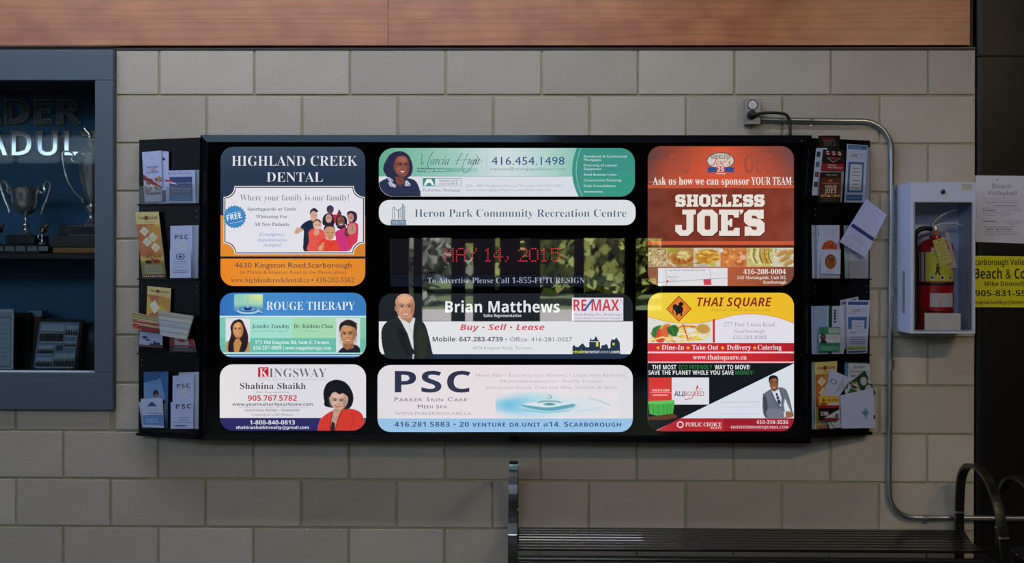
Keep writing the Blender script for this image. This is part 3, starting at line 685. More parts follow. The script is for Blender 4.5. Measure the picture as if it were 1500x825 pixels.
def d_coll(A):
    r = random.Random(3); A.rect(1, .6, 9.2, 9.6, '#8496B0')
    cells = [(1.1, 1.0, 6.2, 4.6), (6.5, 1.2, 9.1, 3.4), (1.1, 5.1, 4.5, 7.0), (6.6, 4.3, 9.0, 5.6), (1.1, 7.4, 4.5, 9.5), (4.8, 6.6, 9.1, 9.5)]
    for i, (x0, y0, x1, y1) in enumerate(cells):
        A.rect(x0, y0, x1, y1, '#B8C6DC'); n = int((x1-x0) * 2.3)
        for k in range(n):
            x = x0 + .25 + k * (x1-x0-.5) / max(1, n-1); A.ell(x, y0 + (y1-y0) * .42 + r.uniform(-.1, .1), .16, .2, '#5A4840', 8); A.rect(x - .22, y0 + (y1-y0) * .5, x + .22, y1 - .25, r.choice(['#1A1C26', '#252433', '#3A2C34']))
    A.text('AVS', 4.9, 6.3, 5.1, 6.1, '#15161C', 'B')
frame_art('photo_collage', 'black-framed collage of team photos leaning in the trophy case', 'picture frame', 0.12, [(54, 467), (122, 468), (113, 543), (43, 543)], 0.014, '#0B0B0D', '#7486A0', d_coll, inset=.7)
def d_pl(A):
    A.rect(2, 1, 9, 6, '#46525E'); A.ell(5, 3, 1.4, 1, '#76869A'); A.rect(2, 6.4, 8, 9, '#3A352F')
frame_art('award_plaque', 'grey award plaque beside the collage, half behind the case frame', 'plaque', 0.2, [(122, 472), (146, 472), (144, 543), (117, 543)], 0.015, '#2B2A28', '#33373B', d_pl)
# ================================================================== ILLUMINATED SIGN
FY = -0.1255
FACE = YP(FY)
signm = mat('sign_black_paint', '#0B0C10', 0.28)
acryl = mat('black_gloss_acrylic', '#030304', 0.012, ior=GLOSS_IOR)
rimm = mat('sign_rim', '#0B0D12', 0.14)
o0, o1 = W(293.5, 645, -0.10), W(1188.5, 198.5, -0.10)
i0, i1 = W(302, 636, FY), W(1178, 208.5, FY)
sign = empty('advertising_sign', ((o0.x + o1.x) / 2, -0.05, o0.z), 'wide black illuminated advertising sign with nine backlit panels and a message display', 'sign')
m = MB(); bm = m.bm
def ringv(x0, z0, x1, z1, y): return [bm.verts.new((x0, y, z0)), bm.verts.new((x1, y, z0)), bm.verts.new((x1, y, z1)), bm.verts.new((x0, y, z1))]
R0 = ringv(o0.x, o0.z, o1.x, o1.z, -0.003); R1 = ringv(o0.x, o0.z, o1.x, o1.z, -0.106)
bm.faces.new(R0[::-1]); bm.faces.new(R1)
for k in range(4): bm.faces.new((R0[k], R0[(k+1) % 4], R1[(k+1) % 4], R1[k]))
bmesh.ops.recalc_face_normals(bm, faces=bm.faces)
m.build('cabinet', signm, sign)
m = MB(); bm = m.bm; R1 = ringv(o0.x, o0.z, o1.x, o1.z, -0.1065); R2 = ringv(i0.x, i0.z, i1.x, i1.z, FY - 0.0025); R3 = ringv(i0.x + .003, i0.z + .003, i1.x - .003, i1.z - .003, FY - 0.0025); R4 = ringv(i0.x + .003, i0.z + .003, i1.x - .003, i1.z - .003, -0.1065)
for A_, B_ in ((R1, R2), (R2, R3), (R3, R4)):
    for k in range(4): bm.faces.new((A_[k], A_[(k+1) % 4], B_[(k+1) % 4], B_[k]))
bmesh.ops.recalc_face_normals(bm, faces=bm.faces)
m.build('bevelled_rim', rimm, sign)
MB().box((i0.x + .0031, FY + 0.0004, i0.z + .0031), (i1.x - .0031, -0.1068, i1.z - .0031)).build('front_glass', acryl, sign)
screwm = mat('screw_steel', '#B8BCC4', 0.3, 1.0)
for u, v in ((1174, 206), (1184, 208), (297, 612), (1174, 520)):
    MB().lathe(W(u, v, -0.1245 if u < 1180 and u > 300 else -0.112), [(0.0018, 0), (0.0018, 0.0022)], 8, 'Y').build('screw', screwm, sign)

def panel(label, x0, y0, x1, y1, r, body):
    clip = rrect(x0, y0, x1, y1, r)
    A = Art(FACE, 0.0016); A.slab(clip, 0.0018, body); A.clip = None
    P_ = A.build('ad_panel', BACKLIT, sign); P_['label'] = label
    B = Art(FACE, 0.00172, clip)
    return P_, B, clip
def sub(B, name, P_, label=None):
    if not B.V: return
    if name == 'lettering' and B.marks:
        for a in B.lines_apart(): a.build(name, BACKLIT, P_)
        return
    o = B.build(name, BACKLIT, P_)
    if label: o['label'] = label
def next_layer(B, clip): return Art(FACE, B.off + 0.00012, clip)

# ---- dental
P_, A, clip = panel('dental clinic panel, navy over orange with a white ticket', 323, 215, 535, 419, 19, '#2C3B52')
q = Q(315, 205, 3.748)
A.grad(322, 214, 536, 317, [(0, '#3A4A5E'), (.4, '#2B3A52'), (1, '#28364E')], 'y')
A.grad(322, 315.5, 536, 376, [(0, '#EE8F2C'), (.5, '#D8862F'), (1, '#D9842F')], 'x'); A.grad(322, 378.9, 536, 420, [(0, '#F08A25'), (.4, '#EF9A38'), (1, '#E88C2C')], 'x')
A.rect(322, 375.7, 536, 378.9, '#141A2A')
def ticket(x0, y0, x1, y1, r):
    o = []
    for cx, cy, a0 in ((x1, y0, 180), (x1, y1, 270), (x0, y1, 0), (x0, y0, 90)):
        for k in range(9):
            a = math.radians(a0 - 90 * k / 8 if False else a0 - 90 * k / 8); o.append((cx + r * math.cos(a), cy + r * math.sin(a)))
    return o
A.poly(ticket(327.5, 272.6, 534.3, 372.6, 16), '#E9E4DE'); A.poly(ticket(328.7, 273.8, 533.1, 371.4, 16), '#3D4660'); A.poly(ticket(330.2, 275.2, 531.6, 370, 15.5), '#EFEBEE'); A.poly(ticket(331.6, 276.6, 530.2, 368.6, 15), '#E9E8F2')
sub(A, 'ticket_background', P_)
A = next_layer(A, clip)
A.text('HIGHLAND CREEK', 339.5, 523.6, 228.5, 242.9, '#E8EAF0', 'sr'); A.text('DENTAL', 390.5, 473, 252.5, 266.4, '#E8EAF0', 'sr')
A.text('Where your family is our family!', 351.6, 511, 285, 293.8, '#85868E', 'sr')
A.text('Sportsguards or Teeth', 362.5, 433.2, 303.8, 308.7, '#77787F', 'sb'); A.text('Whitening For', 375, 421, 314.9, 319.7, '#77787F', 'sb'); A.text('All New Patients', 372.4, 423.6, 326, 331, '#77787F', 'sb')
A.text('Emergency', 379.8, 416.4, 341.2, 345.8, '#6C8BC4', 'si'); A.text('Appointments', 375.8, 420.4, 349.3, 353.8, '#6C8BC4', 'si'); A.text('Accepted', 384.4, 412.4, 356.8, 361.3, '#6C8BC4', 'si')
A.text('4630 Kingston Road,Scarborough', 343.8, 515, 384.2, 392.2, '#3A3850', 'reg'); A.text('(at Manse & Kingston Road at the Manse plaza)', 351.5, 507, 396, 401, '#8A5636', 'reg')
A.text('www.highlandcreekdental.ca', 338.5, 453, 406.6, 413.8, '#6A4C48', 'sr'); A.text('•', 456, 459, 406.6, 413.8, '#4A3C48', 'reg'); A.text('416-282-5562', 462.5, 518.6, 406.6, 413.8, '#6A4C48', 'sr')
sub(A, 'lettering', P_)
A = next_layer(A, clip); n = 22
A.poly([(343.8 + (17.3 if k % 2 else 15.2) * math.cos(math.pi * k / n), 317.7 + (17.3 if k % 2 else 15.2) * math.sin(math.pi * k / n)) for k in range(2 * n)], '#3C88C8')
A.ell(343.8, 317.7, 12.5, 12.5, '#5AA0D8'); A.ell(343.8, 317.7, 12, 12, '#3C88C8'); A.text('FREE', 333, 354.5, 315.5, 323.5, '#F2F6FB', 'B', rot=-12); A.line([(333, 313.5), (350, 309.8)], .6, '#CFE4F5'); A.line([(337, 327.5), (356, 323.6)], .6, '#CFE4F5')
sub(A, 'free_badge', P_, 'round blue serrated badge reading FREE')
A = next_layer(A, clip)
c = Cv(430, 299, 531, 368.4, '#E9E8F2', 0.55); k_ = Q(425, 295, 10.31)
def P(*p): return k_(*p)
c.poly(P((555, 190), (700, 200), (735, 130), (775, 165), (770, 240), (690, 330), (600, 320)), '#C8304A')
c.poly(P((722, 190), (738, 110), (760, 150), (775, 180), (770, 215)), '#4E3A48'); c.ell(*P((605, 125))[0], 5.2, 6.4, '#5A3C40'); c.blob(P((555, 130), (560, 80), (610, 62), (655, 90), (655, 135), (610, 105)), '#33385E'); c.ell(*P((590, 175))[0], 1.8, .6, '#B08880')
c.blob(P((290, 285), (190, 340), (155, 400), (205, 440), (200, 600), (210, 750), (380, 750), (370, 320)), '#1E2A44'); c.blob(P((60, 470), (85, 420), (100, 380), (115, 395), (180, 410), (200, 440), (160, 465), (90, 500)), '#D8A890'); c.line(P((95, 445), (110, 450)), .6, '#A87060')
c.blob(P((300, 200), (330, 150), (390, 150), (415, 200), (400, 260), (360, 300), (320, 290)), '#D9AC98'); c.blob(P((298, 195), (310, 130), (370, 100), (425, 150), (400, 165), (340, 145)), '#2C2A3A'); c.line(P((335, 200), (352, 203)), .5, '#4A2E2E'); c.line(P((375, 210), (395, 215)), .5, '#4A2E2E'); c.line(P((340, 245), (385, 250)), .9, '#EFE0DA'); c.line(P((335, 240), (390, 246)), .4, '#A04848')
c.blob(P((490, 340), (495, 240), (560, 180), (640, 200), (670, 330), (640, 370), (530, 370)), '#2A2434'); c.ell(*P((583, 260))[0], 4.8, 6.6, '#C99A88'); c.line(P((560, 250), (575, 252)), .5, '#3A2222'); c.line(P((595, 252), (612, 252)), .5, '#3A2222'); c.line(P((565, 290), (600, 292)), .9, '#F0E4E0')
c.blob(P((860, 200), (870, 160), (930, 142), (1000, 180), (1010, 270), (960, 330), (890, 320)), '#2E2440'); c.ell(*P((915, 245))[0], 4.8, 6.6, '#C08878'); c.line(P((885, 235), (900, 240)), .5, '#2A1A22'); c.line(P((915, 245), (935, 250)), .5, '#2A1A22'); c.line(P((885, 280), (925, 285)), 1, '#EFE2DE')
c.blob(P((890, 330), (1010, 330), (1030, 420), (1015, 600), (960, 660), (880, 740), (860, 400)), '#D83A56')
c.blob(P((700, 390), (690, 290), (720, 220), (790, 210), (850, 250), (860, 350), (800, 420)), '#221C28'); c.ell(*P((765, 300))[0], 5.6, 8, '#80503E'); c.ell(*P((740, 270))[0], 2, 2.5, '#A87050', 2, a=.6); c.line(P((735, 290), (752, 292)), .6, '#1E1212'); c.line(P((780, 292), (800, 290)), .6, '#1E1212'); c.line(P((745, 345), (790, 345)), 1.3, '#EDE2E0'); c.ell(*P((835, 355))[0], 1, 1.4, '#E8E6EC'); c.ell(*P((703, 378))[0], 1, 1.4, '#E8E6EC')
c.blob(P((680, 470), (760, 420), (850, 395), (890, 470), (870, 600), (880, 750), (700, 750), (690, 560)), '#D4367C'); c.blob(P((840, 400), (900, 440), (890, 520), (830, 520)), '#5E3A38')
c.blob(P((870, 480), (870, 400), (920, 330), (940, 340), (960, 330), (985, 360), (1000, 440), (960, 490), (900, 500)), '#C4907C'); c.line(P((930, 350), (945, 420)), .5, '#7E4A42'); c.line(P((900, 430), (975, 450)), .5, '#8E5A50')
c.blob(P((275, 480), (310, 430), (400, 400), (500, 440), (540, 540), (520, 750), (265, 750), (285, 600)), '#E85A50'); c.ell(*P((412, 350))[0], 6.4, 8.2, '#E0AC94'); c.blob(P((350, 320), (380, 275), (430, 270), (470, 310), (465, 330), (410, 290)), '#5A4038'); c.line(P((375, 350), (395, 352)), .5, '#40282A'); c.line(P((425, 355), (445, 355)), .5, '#40282A'); c.line(P((385, 395), (450, 398)), 1.3, '#F4ECE8'); c.blob(P((350, 480), (380, 430), (430, 440), (440, 480), (390, 520)), '#DDA48A')
c.blob(P((420, 750), (440, 600), (520, 560), (600, 590), (690, 590), (740, 700), (740, 750)), '#E64836'); c.blob(P((510, 450), (530, 390), (600, 370), (670, 400), (685, 480), (650, 560), (600, 590), (540, 540)), '#D29C78'); c.blob(P((508, 440), (520, 380), (590, 350), (660, 370), (680, 440), (650, 390), (560, 385)), '#2A2028'); c.line(P((550, 470), (575, 470)), .7, '#2E1C1C'); c.line(P((620, 470), (645, 470)), .7, '#2E1C1C'); c.line(P((580, 540), (620, 540)), .9, '#A04E48'); c.ell(*P((598, 508))[0], 1.6, 1, '#B87E60')
c.blob(P((425, 740), (425, 690), (470, 650), (490, 620), (515, 640), (500, 700), (480, 750)), '#D8A070'); c.line(P((470, 665), (500, 655)), .5, '#8A5840'); c.line(P((560, 620), (610, 680), (660, 620)), .7, '#B8301E')
A.grid(c.noise(16, 1.4), c.M); sub(A, 'group_photo', P_, 'printed group of smiling children')

# ---- rouge therapy
P_, A, clip = panel('blue and mint therapy clinic panel with two small portraits', 322, 429, 536, 524, 19, '#8FD3BE')
A.grad(321, 428, 537, 463, [(0, '#3272BC'), (.35, '#4A92D2'), (1, '#3A80C4')], 'x'); A.rect(321, 462.7, 537, 465, '#D6EAF2')
A.grad(321, 465, 537, 519, [(0, '#7CCABC'), (.5, '#95D9C4'), (1, '#86CFAE')], 'x'); A.rect(366.3, 465.6, 428.4, 495.5, '#A8E4D4'); A.rect(428.4, 465.6, 492, 495.5, '#AAE0B6'); A.rect(321, 495.5, 537, 516.2, '#6CC2B0'); A.rect(321, 516.2, 537, 519, '#B4E6DA'); A.rect(321, 519, 537, 520.5, '#2E6CB0'); A.rect(321, 520.5, 537, 522, '#D6EAF2'); A.rect(321, 522, 537, 525, '#3A6CB8')
sub(A, 'colour_bands', P_)
A = next_layer(A, clip)
A.text('ROUGE THERAPY', 390.2, 519.9, 442, 454, '#EEF4F8', 'sr'); A.text('Jennifer Zarudny', 369, 424, 475.2, 480.8, '#3E6A6C', 'sb'); A.text('Dr. Baldwin Chan', 430.5, 488, 475.2, 480.8, '#4E6A5C', 'sb'); A.text('Registered Massage Therapist', 369.7, 421.7, 483.6, 486.2, '#6CA49C', 'si'); A.text('Chiropractor', 444.4, 468, 483.6, 486.2, '#7AA890', 'si')
A.text('971 Old Kingston Rd, Suite 6, Toronto', 374, 481.8, 498.8, 504, '#EAF8F4', 'sb'); A.text('416-287-6809 | www.rougetherapy.com', 370.5, 485, 507, 512.3, '#EAF8F4', 'sb')
sub(A, 'lettering', P_)
A = next_layer(A, clip)
c = Cv(343, 431, 385, 460, '#88C4B0', .6).grady([(0, '#8CD2BC'), (.5, '#9AD4C0'), (1, '#2C68B4')]); c.ell(378, 434, 16, 9, '#DDEBA0', 12, a=.9); c.ell(363, 455, 16, 5.5, '#B9DCEC', 1.2); c.ell(363, 453.5, 14, 4.2, '#2E66AC', 1.2); c.ell(363, 453, 11, 2.6, '#7CBCE0', 1); c.ell(363, 452.5, 6, 2.4, '#1C3A78', 1); c.ell(363, 450, 1.6, .8, '#E4F0F6', .6)
for y_ in (434, 438, 443): c.ell(363, y_, .6, .8, '#6A8A80', .5)
c.line([(377, 455), (384, 458)], 1.2, '#CFE6F4'); A.grid(c); sub(A, 'water_drop_picture', P_)
A = next_layer(A, clip); k_ = Q(325, 425, 8.25)
c = Cv(330.5, 466.2, 366.2, 516, '#E4E6EA', .5)
c.blob(P((40, 640), (150, 600), (250, 600), (340, 640), (345, 770), (40, 770)), '#B49A6C'); c.blob(P((195, 355), (130, 400), (110, 540), (75, 680), (100, 760), (240, 760), (300, 700), (318, 560), (280, 440), (245, 370)), '#2C1C24'); c.poly(P((165, 590), (215, 590), (240, 640), (200, 770), (150, 770), (140, 650)), '#C68C4C'); c.blob(P((135, 440), (170, 390), (225, 395), (255, 450), (255, 520), (215, 580), (165, 570), (135, 510)), '#D8985A'); c.ell(*P((180, 460))[0], 4, 7, '#E8B078', 4, a=.6)
face(c, 348, 483.2, 7.6, 11.8, '#D8985A', '#4A2818', '#A04A40')
c.blob(P((120, 520), (135, 430), (190, 380), (150, 370), (105, 440)), '#2C1C24')
A.grid(c); sub(A, 'portrait', P_, 'printed portrait of a woman with long dark hair')
A = next_layer(A, clip); k_ = Q(460, 460, 4.72)
c = Cv(492.2, 466, 527.4, 516.8, '#DDE2E8', .5)
c.blob(P((170, 272), (195, 235), (250, 215), (300, 220), (330, 275), (250, 290)), '#202430'); c.poly(P((200, 200), (270, 190), (275, 235), (225, 250), (200, 225)), '#A06A44'); c.blob(P((185, 130), (200, 90), (280, 85), (290, 140), (270, 195), (235, 218), (205, 200), (186, 160)), '#C48A5C'); c.ell(*P((215, 150))[0], 4, 8, '#D8A47C', 4, a=.6); c.blob(P((178, 125), (180, 70), (235, 40), (290, 65), (295, 125), (280, 95), (225, 80), (195, 90)), '#26221F'); c.ell(*P((290, 140))[0], 1.6, 3, '#B47C52')
face(c, 509.6, 490.5, 11, 15.5, '#C48A5C', '#1E1612', '#8A4A3C', turn=-.06, smile=1.6, tilt=-3)
for k in range(26): c.line([(499 + k * .95, 471 + abs(k - 13) * .16), (499.6 + k * .95, 473.5 + abs(k - 13) * .2)], .5, ('#3E3834', '#171412')[k % 2], .5, .8)
A.grid(c); sub(A, 'portrait', P_, 'printed portrait of a smiling man with short dark hair')

# ---- kingsway
P_, A, clip = panel('white and navy realtor panel with a woman in a red jacket', 322, 534, 536, 631, 19, '#E6E4E8')
A.grad(321, 533, 537, 612.5, [(0, '#EDE9EA'), (.5, '#E2E1E8'), (1, '#E6E4EA')], 'x'); A.rect(321, 612.5, 537, 632, '#2B2A66'); A.rect(347, 597, 451, 597.5, '#B6B4BC')
sub(A, 'colour_bands', P_)
A = next_layer(A, clip)
A.rect(378, 538.2, 393.5, 552.8, '#C0283A'); A.text('K', 380, 392.5, 540, 552, '#F0E6E8', 'sb'); A.text('INGSWAY', 394.5, 478.3, 540, 552.8, '#6A6A72', 'sr'); A.text('REAL ESTATE BROKERAGE', 378.5, 478, 555.2, 557.2, '#B8B6BE', 'reg')
A.text('Shahina Shaikh', 351.5, 447.9, 561, 570, '#4C4C56', 'sb'); A.text('Sales Representative', 375, 423, 573, 575.8, '#9A98A2', 'reg'); A.text('905.767.5782', 363, 435, 579.2, 587.2, '#C83A4A', 'B'); A.text('www.yourrealtor4yourhome.com', 340.3, 458.3, 590.1, 594.7, '#6C6C76', 'B'); A.text('Community Builder • Innovative', 358.5, 439, 598.9, 602.7, '#9492A0', 'BI'); A.text('Catering to UAE Market', 368, 429, 605.7, 609.4, '#8C8A98', 'reg')
A.text('1-800-840-0813', 366, 432, 616, 622, '#E6E6F0', 'B'); A.text('shahinashaikhrealty@gmail.com', 345.7, 452.4, 624.2, 628.4, '#E6E6F0', 'B')
sub(A, 'lettering', P_)
A = next_layer(A, clip); k_ = Q(460, 460, 4.72)
c = Cv(464, 553, 536, 631.4, '#E5E3E9', .55)
c.blob(P((30, 820), (40, 740), (75, 700), (140, 665), (250, 655), (320, 680), (345, 730), (360, 830), (100, 850)), '#D63A30'); c.line(P((260, 690), (275, 740), (250, 800)), .8, '#A82420'); c.poly(P((130, 660), (190, 660), (165, 720), (140, 810), (115, 790), (125, 700)), '#C6A088'); c.poly(P((125, 740), (145, 760), (140, 815), (112, 800)), '#26202C'); c.line(P((128, 700), (140, 735), (160, 715)), 1.2, '#8A8A90')
c.line(P((130, 680), (110, 760), (115, 830)), 1.1, '#8E1E1C'); c.line(P((200, 665), (165, 730), (140, 820)), 1.1, '#8E1E1C')
c.blob(P((70, 600), (65, 540), (90, 480), (150, 455), (220, 475), (265, 540), (270, 610), (240, 655), (180, 655), (80, 640)), '#15151F'); c.blob(P((105, 555), (120, 525), (200, 530), (235, 575), (225, 630), (180, 668), (140, 655), (110, 610)), '#D2AC96'); c.ell(*P((135, 600))[0], 5, 7, '#E0C0AC', 5, a=.6)
c.blob(P((95, 560), (110, 500), (160, 490), (230, 520), (250, 590), (225, 560), (195, 545), (175, 550), (150, 535), (125, 540)), '#15151F'); face(c, 495, 588.2, 11.6, 14.2, '#D2AC96', '#3A2A2C', '#B8444C', teeth=False, tilt=4)
c.blob(P((95, 565), (108, 505), (160, 490), (232, 520), (250, 590), (228, 566), (198, 548), (175, 556), (150, 540), (125, 548), (108, 575)), '#15151F')
for k in range(12): c.line([(486 + k * 2.6, 561 + abs(k - 5) * .6), (483 + k * 3.2, 574 + k * .5)], .6, '#2C2C3C', 1, .5)
A.grid(c, c.M); sub(A, 'portrait', P_, 'printed portrait of a woman in a red jacket')

# ---- mortgage
P_, A, clip = panel('green and white mortgage broker panel with a woman portrait', 555, 217, 930, 288, 21, '#DDE4EA')
A.grad(554, 216, 931, 258, [(0, '#5FAE8E'), (.12, '#7FC0A6'), (.3, '#A4CFC4'), (.48, '#D6E3E6'), (.62, '#BFDAD6'), (.78, '#8CC6B8'), (1, '#86C2B4')], 'x'); A.rect(554, 258, 931, 258.6, '#8FA8B0'); A.rect(554, 258.6, 931, 289, '#DEE3EC')
A.grad(611, 246, 700, 252.3, [(0, '#3E8C7C'), (.35, '#5FA594'), (1, '#A8D0C8')], 'x')
ar = [(844.4 if False else 0, 0)]
L_ = [(838 + ((y - 250) / 36.0) ** 2 * 8.5, y) for y in np.linspace(216, 289, 14)]
A.poly([(x, y) for x, y in L_] + [(932, 289), (932, 216)], '#3F9488'); A.line([(x + 6, y) for x, y in L_], 1.2, '#7AC4B0'); A.poly([(x + 12, y) for x, y in L_ if y > 250] + [(932, 289), (932, 250)], '#3C9A88')
A.rect(712.4, 227, 712.9, 254, '#A8BCC2')
sub(A, 'colour_bands', P_)
A = next_layer(A, clip)
g_ = '#4E6E70'
for pts, w_ in (([(617, 225), (618.5, 228), (617, 238), (618, 242), (621, 237)], .9), ([(634.5, 222), (629, 231), (626.5, 240), (627.5, 246)], 1.0), ([(677, 224), (673, 231), (668, 241)], .9), ([(686, 224), (680, 236), (677, 246), (680, 254), (686, 251), (697, 235)], .7), ([(667, 235), (683, 234), (690, 233)], .6), ([(696, 226), (700, 229), (697, 240)], .6), ([(690, 236), (707, 235)], .5)): A.line(pts, w_, g_)
A.text('arcia', 630, 657, 229.5, 241, g_, 'si', skew=.2); A.text('unt', 685, 702, 229.5, 241, g_, 'si', skew=.2)
A.text('Mortgage Broker', 612, 655, 247.2, 250.8, '#D4EAE4', 'reg'); A.rect(619.3, 261, 675.6, 272.9, '#6F8A90'); A.rect(620, 261.6, 675, 272.4, '#DEE3EC'); A.rect(619.3, 261, 637.3, 272.9, '#3A9080')
A.poly([(620.5, 271.5), (625, 262.5), (632, 262.5), (636.5, 271.5), (632.5, 271.5), (630.8, 268), (626.2, 268), (624.5, 271.5)], '#EEF4F4'); A.ell(628.5, 269.5, 1.6, 1.6, '#3A9080', 10)
A.text('MORTGAGE', 642.5, 671, 263.6, 266.2, '#7C8694', 'sb'); A.text('ALLIANCE', 642.5, 671, 267.9, 270.6, '#7C8694', 'sb'); A.text('Performa Mortgage', 619, 675, 276.2, 280.4, '#7E8898', 'sr'); A.rect(619, 284.4, 676, 284.8, '#B4BCC8')
A.text('205 - 885 Progress Avenue Toronto ON M1H2G3', 682.4, 824, 270, 273.8, '#A9B2C0', 'reg'); A.text('www.mortgagealliance.com/MarciaHunt', 682.4, 808, 276.3, 279.9, '#A9B2C0', 'reg')
A.text('416.454.1498', 720, 827, 229, 241.5, '#40508A', 'reg'); A.text('mphunt@mortgagealliance.com', 718.5, 828, 245, 249.4, '#7C96A4', 'reg')
for s_, x1_, y_ in (('Residential & Commercial', 918, 227), ('Mortgages', 881, 232.1), ('Financing of Leased', 903, 240), ('Equipment', 881, 245.4), ('Small Business Loans', 903, 253.7), ('Construction Financing', 910, 262), ('Debt Consolidation', 901.7, 270.3), ('Investments', 883, 278.6)): A.text(s_, 855.4, x1_, y_, y_ + 3.7, '#D2ECE4', 'reg')
sub(A, 'lettering', P_)
A = next_layer(A, clip); k_ = Q(555, 210, 6.6)
c = Cv(555, 217, 616, 288.4, '#DEE3EC', .55)
c.blob(P((-10, 400), (60, 345), (150, 320), (300, 340), (360, 370), (395, 450), (400, 530), (-20, 540)), '#2C3450'); c.blob(P((55, 290), (40, 240), (70, 160), (130, 95), (210, 75), (280, 110), (325, 200), (320, 290), (270, 335), (150, 325), (90, 330)), '#2B2B4C'); c.poly(P((160, 320), (240, 330), (250, 380), (205, 415), (165, 380)), '#7A4440'); c.blob(P((145, 200), (170, 140), (220, 120), (270, 140), (290, 210), (285, 280), (245, 325), (190, 310), (150, 260)), '#925448'); c.ell(*P((225, 160))[0], 6, 4, '#B06E5C', 4, a=.7); c.ell(*P((185, 245))[0], 3, 3, '#A86454', 3, a=.6)
face(c, 588.8, 243.2, 10.2, 15.2, '#925448', '#2A161C', '#8A2E3A', turn=.12, smile=1.5, tilt=4)
for s_ in (-1, 1): c.line([(589.8 + s_ * 4.6 + 3.2 * math.cos(k * .7), 241.4 + s_ * .4 + 1.9 * math.sin(k * .7)) for k in range(10)], .5, '#3A2430', .5, .8)
c.line([(578, 239.5), (582, 240.6)], .6, '#3A2430')
c.blob([(566, 246), (568, 230), (577, 223), (590, 222), (601, 230), (596, 229), (586, 228), (579, 233), (576, 243), (575, 254), (569, 256)], '#2B2B4C', 1, .9)
for a_, b_ in ((100, 345), (120, 362), (108, 385), (130, 400), (150, 412), (118, 405), (270, 375), (290, 398), (265, 400), (275, 385)): c.ell(*P((a_, b_))[0], 2.3, 2.3, '#D8DCE8'); c.ell(*P((a_, b_))[0], .9, .9, '#39405C')
A.grid(c, c.M); sub(A, 'portrait', P_, 'printed portrait of a woman with shoulder-length dark hair')

# ---- heron park
P_, A, clip = panel('long white panel naming the recreation centre', 555, 293, 931, 330, 15, '#E2E6EA')
A.text('Heron Park Community Recreation Centre', 607.4, 917.4, 306.6, 317.9, '#51697F', 'sr')
sub(A, 'lettering', P_)
A = next_layer(A, clip); k_ = Q(545, 205, 5.895); bl = '#5C7890'
for l in (((178, 690), (178, 590), (195, 578), (195, 690)), ((195, 598), (228, 610), (228, 680)), ((232, 680), (232, 600), (262, 583)), ((248, 680), (248, 592)), ((262, 690), (262, 552), (282, 578), (282, 690)), ((272, 690), (272, 566))): A.line(P(*l), .9, bl)
A.rect(572.6, 322, 595, 329.8, bl); A.text('TORONTO', 573.8, 594, 323.6, 328.6, '#C4D0DA', 'sb'); sub(A, 'city_logo', P_)

# ---- Brian
P_, A, clip = panel('black and white realtor panel with a bald man portrait', 555, 430, 927, 526, 19, '#20252A')
A.rect(554, 471, 928, 519, '#E8EAEE'); A.rect(554, 519, 928, 527, '#22304A'); A.rect(837.9, 436.2, 913, 470, '#E6E2EE')
sub(A, 'colour_bands', P_)
A = next_layer(A, clip)
A.text('Brian Matthews', 652.3, 819.7, 441.3, 457.7, '#EDEEF4', 'B'); A.text('Sales Representative', 708.3, 763.7, 460.2, 464.6, '#DADCE2', 'B'); A.text('Buy • Sell • Lease', 674, 797.6, 475.4, 483.7, '#DC4650', 'BI'); A.text('Mobile: 647-283-4739', 633.7, 736.6, 493.7, 500.4, '#4A4E56', 'B'); A.text('• Office: 416-281-0027', 740, 838, 493.7, 500.4, '#7C8088', 'reg'); A.text('6074 Kingston Road, Toronto', 692.7, 778.7, 507.2, 512, '#A0A2AA', 'reg')
sub(A, 'lettering', P_)
A = next_layer(A, clip)
A.text('RE', 840, 859, 438.8, 455.6, '#D2404A', 'B'); A.text('MAX', 866.5, 907, 438.8, 455.6, '#D2404A', 'B'); A.poly([(853.5, 455.8), (867, 438), (870.5, 438), (857.5, 455.8)], '#3E5EA0'); A.text('West Realty Inc., Brokerage', 840.1, 910.4, 459.1, 462.3, '#7C7C8C', 'reg'); A.text('Independently Owned and Operated', 840.1, 910.4, 464.5, 467.4, '#8C8C9A', 'reg')
A.ell(909.5, 440, .9, .9, '#D2404A', 8); sub(A, 'agency_logo', P_)
A = next_layer(A, clip); k_ = Q(735, 425, 7.143); hb = '#27394E'
A.poly(P((740, 672), (740, 595), (755, 572), (775, 595), (800, 598), (845, 555), (880, 598), (915, 600), (915, 545), (925, 520), (932, 495), (938, 520), (965, 518), (985, 480), (1005, 520), (1028, 545), (1028, 612), (1040, 605), (1045, 580), (1080, 575), (1095, 560), (1112, 590), (1115, 612), (1138, 605), (1138, 550), (1150, 515), (1180, 520), (1200, 495), (1215, 520), (1235, 550), (1240, 672)), hb)
A.rect(873, 500.8, 876.5, 507.6, '#D6DC3A'); A.rect(897.2, 502.3, 900.3, 506, '#D6DC3A'); A.rect(863.5, 500, 878.5, 501, '#C4CCD6')
A.text('resale', 839.5, 856, 513, 517.6, '#E2E23C', 'B'); A.text('toronto', 856.4, 876, 513, 517.6, '#DCE2E8', 'B'); A.text('homes', 876.4, 894, 513, 517.6, '#9AA8B6', 'B'); A.text('.com', 894.3, 907.4, 513, 517.6, '#F0F2F4', 'B'); sub(A, 'house_skyline_logo', P_)
A = next_layer(A, clip); k_ = Q(555, 425, 7.86)
c = Cv(557.5, 430.4, 634, 525.8, '#20252A', .55)
c.blob(P((190, 310), (60, 400), (28, 520), (60, 720), (150, 830), (600, 830), (608, 690), (540, 420), (470, 345), (400, 330)), '#252A2C'); c.blob(P((330, 640), (300, 500), (200, 420), (260, 640), (340, 760)), '#1B1F26', 2); c.blob(P((430, 480), (510, 420), (560, 600), (520, 780), (450, 760)), '#33352A', 3, a=.8)
